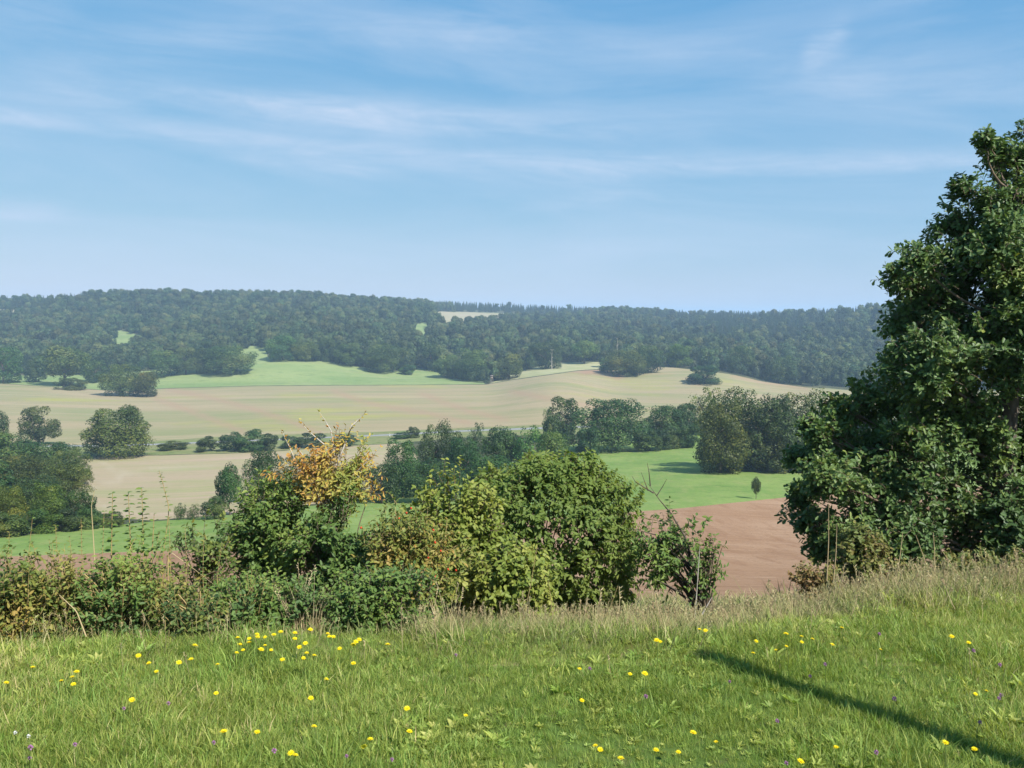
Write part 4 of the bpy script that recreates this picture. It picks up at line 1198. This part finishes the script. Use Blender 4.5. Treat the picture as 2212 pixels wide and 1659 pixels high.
# the tall straw-coloured tuft in the hedge
T = ground_d(660, 4.75)
o = empty('grass_tuft', T); tag(o, 'tall straw-coloured dry grass tuft in front of the autumn shrub', 'grass tuft')
tuft(480, 60, .33, .0035, .09, .22, .85, seedheads=7).build('blades', M['straw'], o)
T = ground_d(955, 4.9)
o = empty('grass_tuft', T); tag(o, 'thin dry grass tuft at the foot of the yellow-green bush', 'grass tuft')
tuft(481, 40, .22, .004, .10, .3, .6, seedheads=6).build('blades', M['straw'], o)

# ------------------------------------------------------------------ flowers
def yellow_head(seed):
    r = np.random.default_rng(seed)
    g = Geo()
    for ring, (n, L, up, w) in enumerate([(17, .0165, .16, .0044), (13, .0125, .5, .0038), (8, .008, 1.2, .003)]):
        a = np.arange(n) * 6.283 / n + ring * .2 + r.uniform(-.08, .08, n)
        d = np.stack([np.cos(a), np.sin(a), np.full(n, up) + r.normal(size=n) * .08], 1)
        g.leaves(np.stack([np.cos(a) * .002, np.sin(a) * .002, np.full(n, .001 * ring)], 1), d, np.stack([-np.cos(a) * up, -np.sin(a) * up, np.ones(n)], 1), L * r.uniform(.9, 1.1, n), w, r.uniform(.2, 1, n), 'blade')
    g2 = g
    return g2
YH = [yellow_head(500 + i).mesh('flower_head', M['yellow']) for i in range(3)]
def stem_mesh(h, bend, seed):
    r = np.random.default_rng(seed)
    g = Geo(); g.tube(bezier(np.array([0, 0, -h]), np.array([bend, bend * .4, -h * .45]), np.array([0, 0, 0.0]), 6), np.linspace(.0016, .0011, 6), 4)
    a = np.arange(6) * 1.047
    g.leaves(np.tile([0, 0, -.006], (6, 1)), np.stack([np.cos(a) * .5, np.sin(a) * .5, np.ones(6)], 1), np.stack([np.cos(a), np.sin(a), np.zeros(6)], 1), .008, .004, .4, 'narrow')
    return g.mesh('stem', M['stem'])
SM = [stem_mesh(.17, .015, 1), stem_mesh(.20, -.02, 2), stem_mesh(.15, .01, 3)]
def clover_head(mat, seed):
    r = np.random.default_rng(seed); g = Geo()
    n = 46
    v = norm(r.normal(size=(n, 3)) + np.array([0, 0, .35]))
    g.leaves(v * .004, v, r.normal(size=(n, 3)), .0095, .004, r.random(n), 'narrow')
    return g.mesh('flower_head', mat)
PH = clover_head(M['pink'], 1); WH = clover_head(M['white'], 2)
def flower(px, py, label, group, kind='y', h=None, k=[0]):
    k[0] += 1
    h = h or (.108 + .022 * ((k[0] * 7) % 3) - .03 * (kind != 'y'))
    X, Y, Z = ray(px, py)
    d = (h - EYE) * Y / Z
    zg = float(terrain(d * X / Y, d))
    head = np.array([d * X / Y, d, h + zg])
    o = empty({'y': 'yellow_flower', 'p': 'clover_flower', 'w': 'white_flower'}[kind], head - np.array([0, 0, h]))
    tag(o, label, 'flower', group)
    hm_ = YH[k[0] % 3] if kind == 'y' else (PH if kind == 'p' else WH)
    c = bpy.data.objects.new('flower_head', hm_); COL.objects.link(c); c.parent = o; c.location = (0, 0, h)
    c.rotation_euler = (random.uniform(-.1, .45), random.uniform(-.15, .35), random.uniform(0, .5))
    sc_ = random.uniform(.54, .82) * (1.0 if kind == 'y' else .95); c.scale = (sc_,) * 3
    t = bpy.data.objects.new('stem', SM[k[0] % 3]); COL.objects.link(t); t.parent = o; t.location = (0, 0, h)
    t.scale = (1, 1, h / (.17, .20, .15)[k[0] % 3] * 1.02)
    t.rotation_euler = (0, 0, random.uniform(0, 6.28))
S_ = 2212 / 1824 * .5 * 2 / 2     # picture units per zoom pixel of the lower halves
def Lz(x, y):  # lower-left view of the picture
    return x * 1824 / 2212 / 3648 * 2212, (2052 + y * 1824 / 2212) / 3648 * 2212
def Rz(x, y):
    return (1824 + x * 1824 / 2212) / 3648 * 2212, (2052 + y * 1824 / 2212) / 3648 * 2212
PATCH = [(842, 300), (1027, 266), (1036, 296), (1022, 332), (1050, 320), (1077, 271), (1075, 288), (1111, 252), (1113, 264), (1145, 264), (1128, 318), (1145, 300), (1171, 320), (1183, 254), (1213, 242), (1274, 246), (1274, 271), (1294, 308), (1319, 291), (1325, 333), (1311, 355), (1358, 343), (1341, 232), (1220, 362)]
for x, y in PATCH:
    flower(*Lz(x, y), 'yellow flower in the dense patch at the thicket foot below the autumn shrub', 'yellow flowers in the dense patch')
for x, y in [(1416, 250), (1423, 262), (1440, 263), (1527, 297), (1538, 284), (1552, 275), (1467, 314)]:
    flower(*Lz(x, y), 'yellow flower in the small cluster right of the dense patch, below the rose bush', 'yellow flowers below the rose bush')
for x, y in [(331, 414), (313, 437), (317, 468), (265, 453)]:
    flower(*Lz(x, y), 'yellow flower in the loose cluster of four toward the left edge', 'four yellow flowers near the left edge')
for x, y in [(142, 395), (27, 461)]:
    flower(*Lz(x, y), 'yellow flower of the pair nearest the left picture edge', 'pair of yellow flowers at the left edge')
for x, y in [(643, 377), (676, 413), (773, 374), (825, 360), (598, 345)]:
    flower(*Lz(x, y), 'yellow flower in the line left of the dense patch', 'yellow flowers left of the dense patch')
for x, y, lb in [(940, 382, 'yellow flower alone just below the left end of the dense patch'), (934, 507, 'yellow flower alone midway down the left meadow half'), (570, 536, 'tilted yellow flower alone in the left meadow, below the cluster of four'),
                 (1410, 446, 'yellow flower alone below the dense patch\u2019s right side'), (1343, 528, 'yellow flower alone well below the dense patch'), (1527, 378, 'small yellow flower right under the rose cluster'),
                 (1675, 296, 'yellow flower alone at the meadow edge right of the rose cluster'), (967, 672, 'yellow flower alone near the bottom left, the brighter of a spaced pair'), (1111, 675, 'smaller yellow flower right of the bright bottom-left one'),
                 (1357, 650, 'yellow flower alone in the lower middle of the left half'), (1600, 705, 'upper yellow flower of the vertical pair near the bottom middle'), (1572, 738, 'lower yellow flower of the vertical pair near the bottom middle'),
                 (1758, 573, 'bright yellow flower in the central meadow, the upper of two'), (1769, 672, 'bright yellow flower in the central meadow, the lower of two'), (2012, 603, 'yellow flower alone in the centre right of the bright pair')]:
    flower(*Lz(x, y), lb, 'single yellow flowers in the meadow')
for x, y in [(1257, 765), (1277, 774)]:
    flower(*Lz(x, y), 'yellow flower of the touching pair at the bottom left', 'touching pair of yellow flowers at the bottom left')
for x, y in [(810, 231), (836, 236)]:
    flower(*Rz(x, y), 'orange-yellow flower of the pair at the dry grass edge above the shadow tip', 'pair of yellow flowers at the dry grass edge')
for x, y in [(625, 278), (641, 284)]:
    flower(*Rz(x, y), 'yellow flower of the small pair left of the shadow tip', 'small pair of yellow flowers by the shadow tip')
for x, y in [(1055, 282), (1042, 333), (1140, 320), (1185, 304), (1184, 250), (1251, 262), (1252, 286), (1298, 272), (1384, 297), (1006, 286)]:
    flower(*Rz(x, y), 'yellow flower in the loose group just right of the shadow tip', 'yellow flowers right of the shadow tip')
for x, y, lb in [(1425, 224, 'large yellow flower standing highest, at the dry grass edge on the right'), (1592, 318, 'yellow flower alone in the upper right meadow'), (1900, 262, 'small yellow flower near the right edge, upper of two'), (1973, 288, 'small yellow flower near the right edge, lower of two'),
                 (292, 402, 'small yellow flower alone in the middle meadow'), (302, 538, 'yellow flower alone in the middle meadow, lower and brighter'), (783, 677, 'yellow flower low in the middle, beside broad pale leaves'), (881, 717, 'tilted yellow flower left of the shadow, low'),
                 (622, 752, 'yellow flower in the bottom row, left of its neighbour'), (719, 761, 'largest yellow flower in the bottom row'), (470, 788, 'yellow flower at the bottom edge under the touching pair'), (1400, 740, 'yellow flower beside the lower shadow on its left'),
                 (1998, 748, 'large yellow flower inside the lower end of the shadow'), (1247, 801, 'yellow flower at the bottom edge left of the shadow'), (1872, 720, 'dim yellow flower in the shadow near its lower end')]:
    flower(*Rz(x, y), lb, 'single yellow flowers in the meadow')
for x, y in [(360, 733), (381, 750)]:
    flower(*Rz(x, y), 'yellow flower of the touching pair at the bottom middle', 'touching pair of yellow flowers at the bottom middle')
for x, y in [(510, 424), (574, 422)]:
    flower(*Rz(x, y), 'yellow flower of the spaced pair below the shadow tip', 'spaced pair of yellow flowers')
for x, y in [(2050, 497), (2002, 510)]:
    flower(*Rz(x, y), 'yellow flower of the pair near the right edge, right of the shadow', 'pair of yellow flowers right of the shadow')
GC_ = 'pink clover heads in the meadow'
for x, y, lb in [(1497, 778, 'pink clover head at the bottom, left of its darker neighbour'), (1693, 793, 'darkest pink clover head at the bottom edge'), (1184, 755, 'pale lilac clover head at the bottom left'), (535, 572, 'pale clover head in the left meadow'),
                 (727, 550, 'small clover head right of the pale left one'), (323, 728, 'clover head near the bottom left corner, upper'), (131, 741, 'clover head near the bottom left corner, middle'), (128, 786, 'lowest clover head in the bottom left corner'), (923, 720, 'faint clover head below the bright bottom-left flower'),
                 (1970, 341, 'clover head at the dry grass edge in the centre')]:
    flower(*Lz(x, y), lb, GC_, 'p')
for x, y, lb in [(941, 456, 'pink clover head just below the upper part of the shadow'), (1288, 433, 'pink clover head above the middle of the shadow'), (1353, 381, 'faint clover head higher above the shadow'), (1146, 626, 'pink clover head below the middle of the shadow'),
                 (1574, 762, 'pink clover head at the lower edge of the shadow'), (1185, 808, 'clover head at the bottom edge in the right half'), (336, 400, 'clover head beside the small middle yellow flower'), (578, 520, 'faint clover head below the spaced pair'),
                 (2104, 528, 'larger clover head at the right edge beside a yellow pair'), (2114, 515, 'smaller clover head touching the larger one at the right edge'), (2022, 632, 'clover head at the right, above the shadow end'), (1653, 530, 'faint clover head right of the shadow'),
                 (1995, 322, 'clover head in the upper right meadow'), (2108, 384, 'clover head at the far right, below the upper right one'), (1587, 250, 'small clover head near the dry grass on the right')]:
    flower(*Rz(x, y), lb, GC_, 'p')
for x, y, lb in [(66, 677, 'white flower head near the left edge, the larger'), (123, 692, 'smaller white flower head near the left edge')]:
    flower(*Lz(x, y), lb, 'white flower heads', 'w')

# the post whose shadow crosses the meadow
SUN_AZ = (0.656, -0.755)     # horizontal direction towards the sun
SUN_EL = 45.0
tip = np.array([.90, 4.12]); hgt = 2.5
pb = tip + np.array(SUN_AZ) * hgt / math.tan(R(SUN_EL))
o = empty('wooden_post', (pb[0], pb[1], 0)); tag(o, 'round wooden post beside the meadow that throws the long narrow shadow', 'post')
g = Geo(); g.tube([(0, 0, -.1), (.01, 0, .5), (-.012, .01, 1.0), (.014, 0, 1.5), (-.008, .008, 2.0), (0, 0, hgt), (0, 0, hgt + .012)], [.07, .066, .058, .061, .052, .05, .025], 12); g.build('post_shaft', M['wood'], o, True)

# ------------------------------------------------------------------ air
HZ = bpy.data.materials.new('haze_air'); HZ.use_nodes = True
nt = HZ.node_tree; nt.nodes.clear()
pvn = N(nt, 'ShaderNodeVolumePrincipled')
pvn.inputs['Color'].default_value = (.50, .73, 1.0, 1)
pvn.inputs['Density'].default_value = .00025
pvn.inputs['Anisotropy'].default_value = 0.0
oo = N(nt, 'ShaderNodeOutputMaterial'); nt.links.new(pvn.outputs[0], oo.inputs['Volume'])
zmin = P3[:, 2].min() - 1; zmax = 75
g = Geo(); box(g, (0, 3300, (zmin + zmax) / 2), (17000, 6900, zmax - zmin))
hz = g.build('haze', HZ); tag(hz, kind='stuff')

# ------------------------------------------------------------------ sky, sun, camera
w = bpy.data.worlds.new('World'); SC.world = w; w.use_nodes = True
nt = w.node_tree; nt.nodes.clear()
L = nt.links.new
sky = N(nt, 'ShaderNodeTexSky', sky_type='NISHITA', sun_disc=False, sun_elevation=R(SUN_EL), sun_rotation=math.atan2(SUN_AZ[0], SUN_AZ[1]), altitude=250, air_density=1.0, dust_density=.15, ozone_density=2.2)
tc = N(nt, 'ShaderNodeTexCoord')
sx = N(nt, 'ShaderNodeSeparateXYZ'); L(tc.outputs['Generated'], sx.inputs[0])
def mth(op, a, b=None, c=None, clamp=False):
    m = N(nt, 'ShaderNodeMath', operation=op, use_clamp=clamp)
    for i, v in enumerate((a, b, c)):
        if v is None:
            continue
        if isinstance(v, (int, float)):
            m.inputs[i].default_value = v
        else:
            L(v, m.inputs[i])
    return m.outputs[0]
az = mth('ARCTAN2', sx.outputs[0], sx.outputs[1])
el = mth('ARCSINE', sx.outputs[2])
def noise(sxx, syy, sc, det, seed, rough=.6, dist=0.0, tilt=0.0):
    cx_ = mth('MULTIPLY_ADD', az, sxx, seed)
    e2 = mth('MULTIPLY_ADD', az, tilt, el)
    cy_ = mth('MULTIPLY', e2, syy)
    cb = N(nt, 'ShaderNodeCombineXYZ'); L(cx_, cb.inputs[0]); L(cy_, cb.inputs[1]); cb.inputs[2].default_value = seed
    no = N(nt, 'ShaderNodeTexNoise', i_Scale=sc, i_Detail=det, i_Roughness=rough, i_Distortion=dist)
    L(cb.outputs[0], no.inputs['Vector'])
    return no.outputs['Fac']
n1 = noise(1.0, 5.0, 3.0, 6, 3.1, .58, .6, .06)
n2 = noise(1.0, 9.0, 4.5, 6, 9.7, .6, .9, .05)
n3 = noise(2.0, 5.0, 6.0, 8, 5.5, .7, 1.2, .0)
def ang(px, py):
    X, Y, Z = ray(px, py)
    return math.atan2(X, Y), math.atan2(Z, math.hypot(X, Y))
wob = mth('MULTIPLY', mth('SUBTRACT', n1, .5), .030)
elw = mth('ADD', el, wob)
total = None
#         start        end          width   strength
STREAK = [((-300, 205), (620, 300), 20, .75), ((500, 290), (1450, 372), 26, .70), ((1250, 352), (2300, 340), 26, .75), ((60, 190), (900, 235), 24, .60), ((560, 225), (1550, 275), 26, .70),
          ((500, 345), (830, 372), 15, .55), ((650, 45), (1150, 62), 30, .45), ((60, 130), (620, 60), 44, .38), ((-200, 450), (140, 457), 14, .65), ((1735, 118), (1830, 70), 30, .75),
          ((1120, 455), (1420, 405), 16, .30), ((1600, 190), (2400, 130), 60, .35), ((1000, 90), (1700, 110), 40, .30), ((-100, 20), (150, 30), 30, .35), ((900, 545), (1900, 520), 40, .20), ((-300, 560), (900, 560), 50, .18)]
for (a, b, wd, st) in STREAK:
    a0, e0 = ang(*a); a1, e1_ = ang(*b)
    sl = (e1_ - e0) / (a1 - a0)
    dy = mth('SUBTRACT', elw, mth('MULTIPLY_ADD', az, sl, e0 - sl * a0))
    q = mth('DIVIDE', dy, wd / F * 1.1)
    gz = mth('EXPONENT', mth('MULTIPLY', mth('MULTIPLY', q, q), -1.0))
    ml, hl = (a0 + a1) / 2, (a1 - a0) / 2
    t = mth('DIVIDE', mth('SUBTRACT', az, ml), hl * 1.08)
    t4 = mth('POWER', mth('ABSOLUTE', t), 4.0)
    ends = mth('EXPONENT', mth('MULTIPLY', t4, -1.2))
    v = mth('MULTIPLY', mth('MULTIPLY', gz, ends), st)
    total = v if total is None else mth('ADD', total, v)
fib = mth('MULTIPLY_ADD', mth('SUBTRACT', n2, .5), 2.0, .55, clamp=True)
fib3 = mth('MULTIPLY_ADD', mth('SUBTRACT', n3, .5), 1.2, .85, clamp=True)
cl = mth('MULTIPLY', mth('MULTIPLY', total, fib), fib3)
veil = mth('MULTIPLY', mth('MULTIPLY_ADD', mth('SUBTRACT', n1, .5), 3.0, .30, clamp=True), .34)
cl = mth('ADD', cl, veil, clamp=True)
mx = N(nt, 'ShaderNodeMix', data_type='RGBA')
sc_ = N(nt, 'ShaderNodeSeparateColor'); L(sky.outputs[0], sc_.inputs[0])
cc_ = N(nt, 'ShaderNodeCombineColor')
for i, (k, g_) in enumerate([(.60, .80), (1.50, .40), (3.12, .14)]):
    L(mth('MULTIPLY', mth('POWER', sc_.outputs[i], g_), k), cc_.inputs[i])
L(mth('MULTIPLY', cl, 1.0, clamp=True), mx.inputs[0]); L(cc_.outputs[0], mx.inputs[6]); mx.inputs[7].default_value = (3.2, 3.85, 4.85, 1)
bg = N(nt, 'ShaderNodeBackground', i_Strength=.1)
L(mx.outputs[2], bg.inputs[0])
wo = N(nt, 'ShaderNodeOutputWorld'); L(bg.outputs[0], wo.inputs[0])

sl_ = bpy.data.lights.new('sun', 'SUN'); sl_.energy = 4.6; sl_.angle = R(.5); sl_.color = (1, .95, .87)
so = bpy.data.objects.new('sun', sl_); COL.objects.link(so)
sd = Vector((SUN_AZ[0] * math.cos(R(SUN_EL)), SUN_AZ[1] * math.cos(R(SUN_EL)), math.sin(R(SUN_EL))))
so.rotation_euler = sd.to_track_quat('Z', 'Y').to_euler()
so.location = (20, -20, 30)

cam = bpy.data.cameras.new('camera'); cam.sensor_width = 36; cam.lens = 36 * F / 2212; cam.clip_end = 30000; cam.clip_start = .1
co = bpy.data.objects.new('camera', cam); COL.objects.link(co)
co.location = (0, 0, EYE); co.rotation_euler = (R(90) - PITCH, 0, 0)
SC.camera = co
SC.view_settings.view_transform = 'Standard'; SC.view_settings.look = 'None'; SC.view_settings.exposure = 0.9; SC.view_settings.gamma = 1.0
cy = SC.cycles
cy.max_bounces = 4; cy.diffuse_bounces = 2; cy.glossy_bounces = 2; cy.transmission_bounces = 4; cy.volume_bounces = 1; cy.transparent_max_bounces = 8
cy.use_denoising = True
cy.sample_clamp_indirect = 6
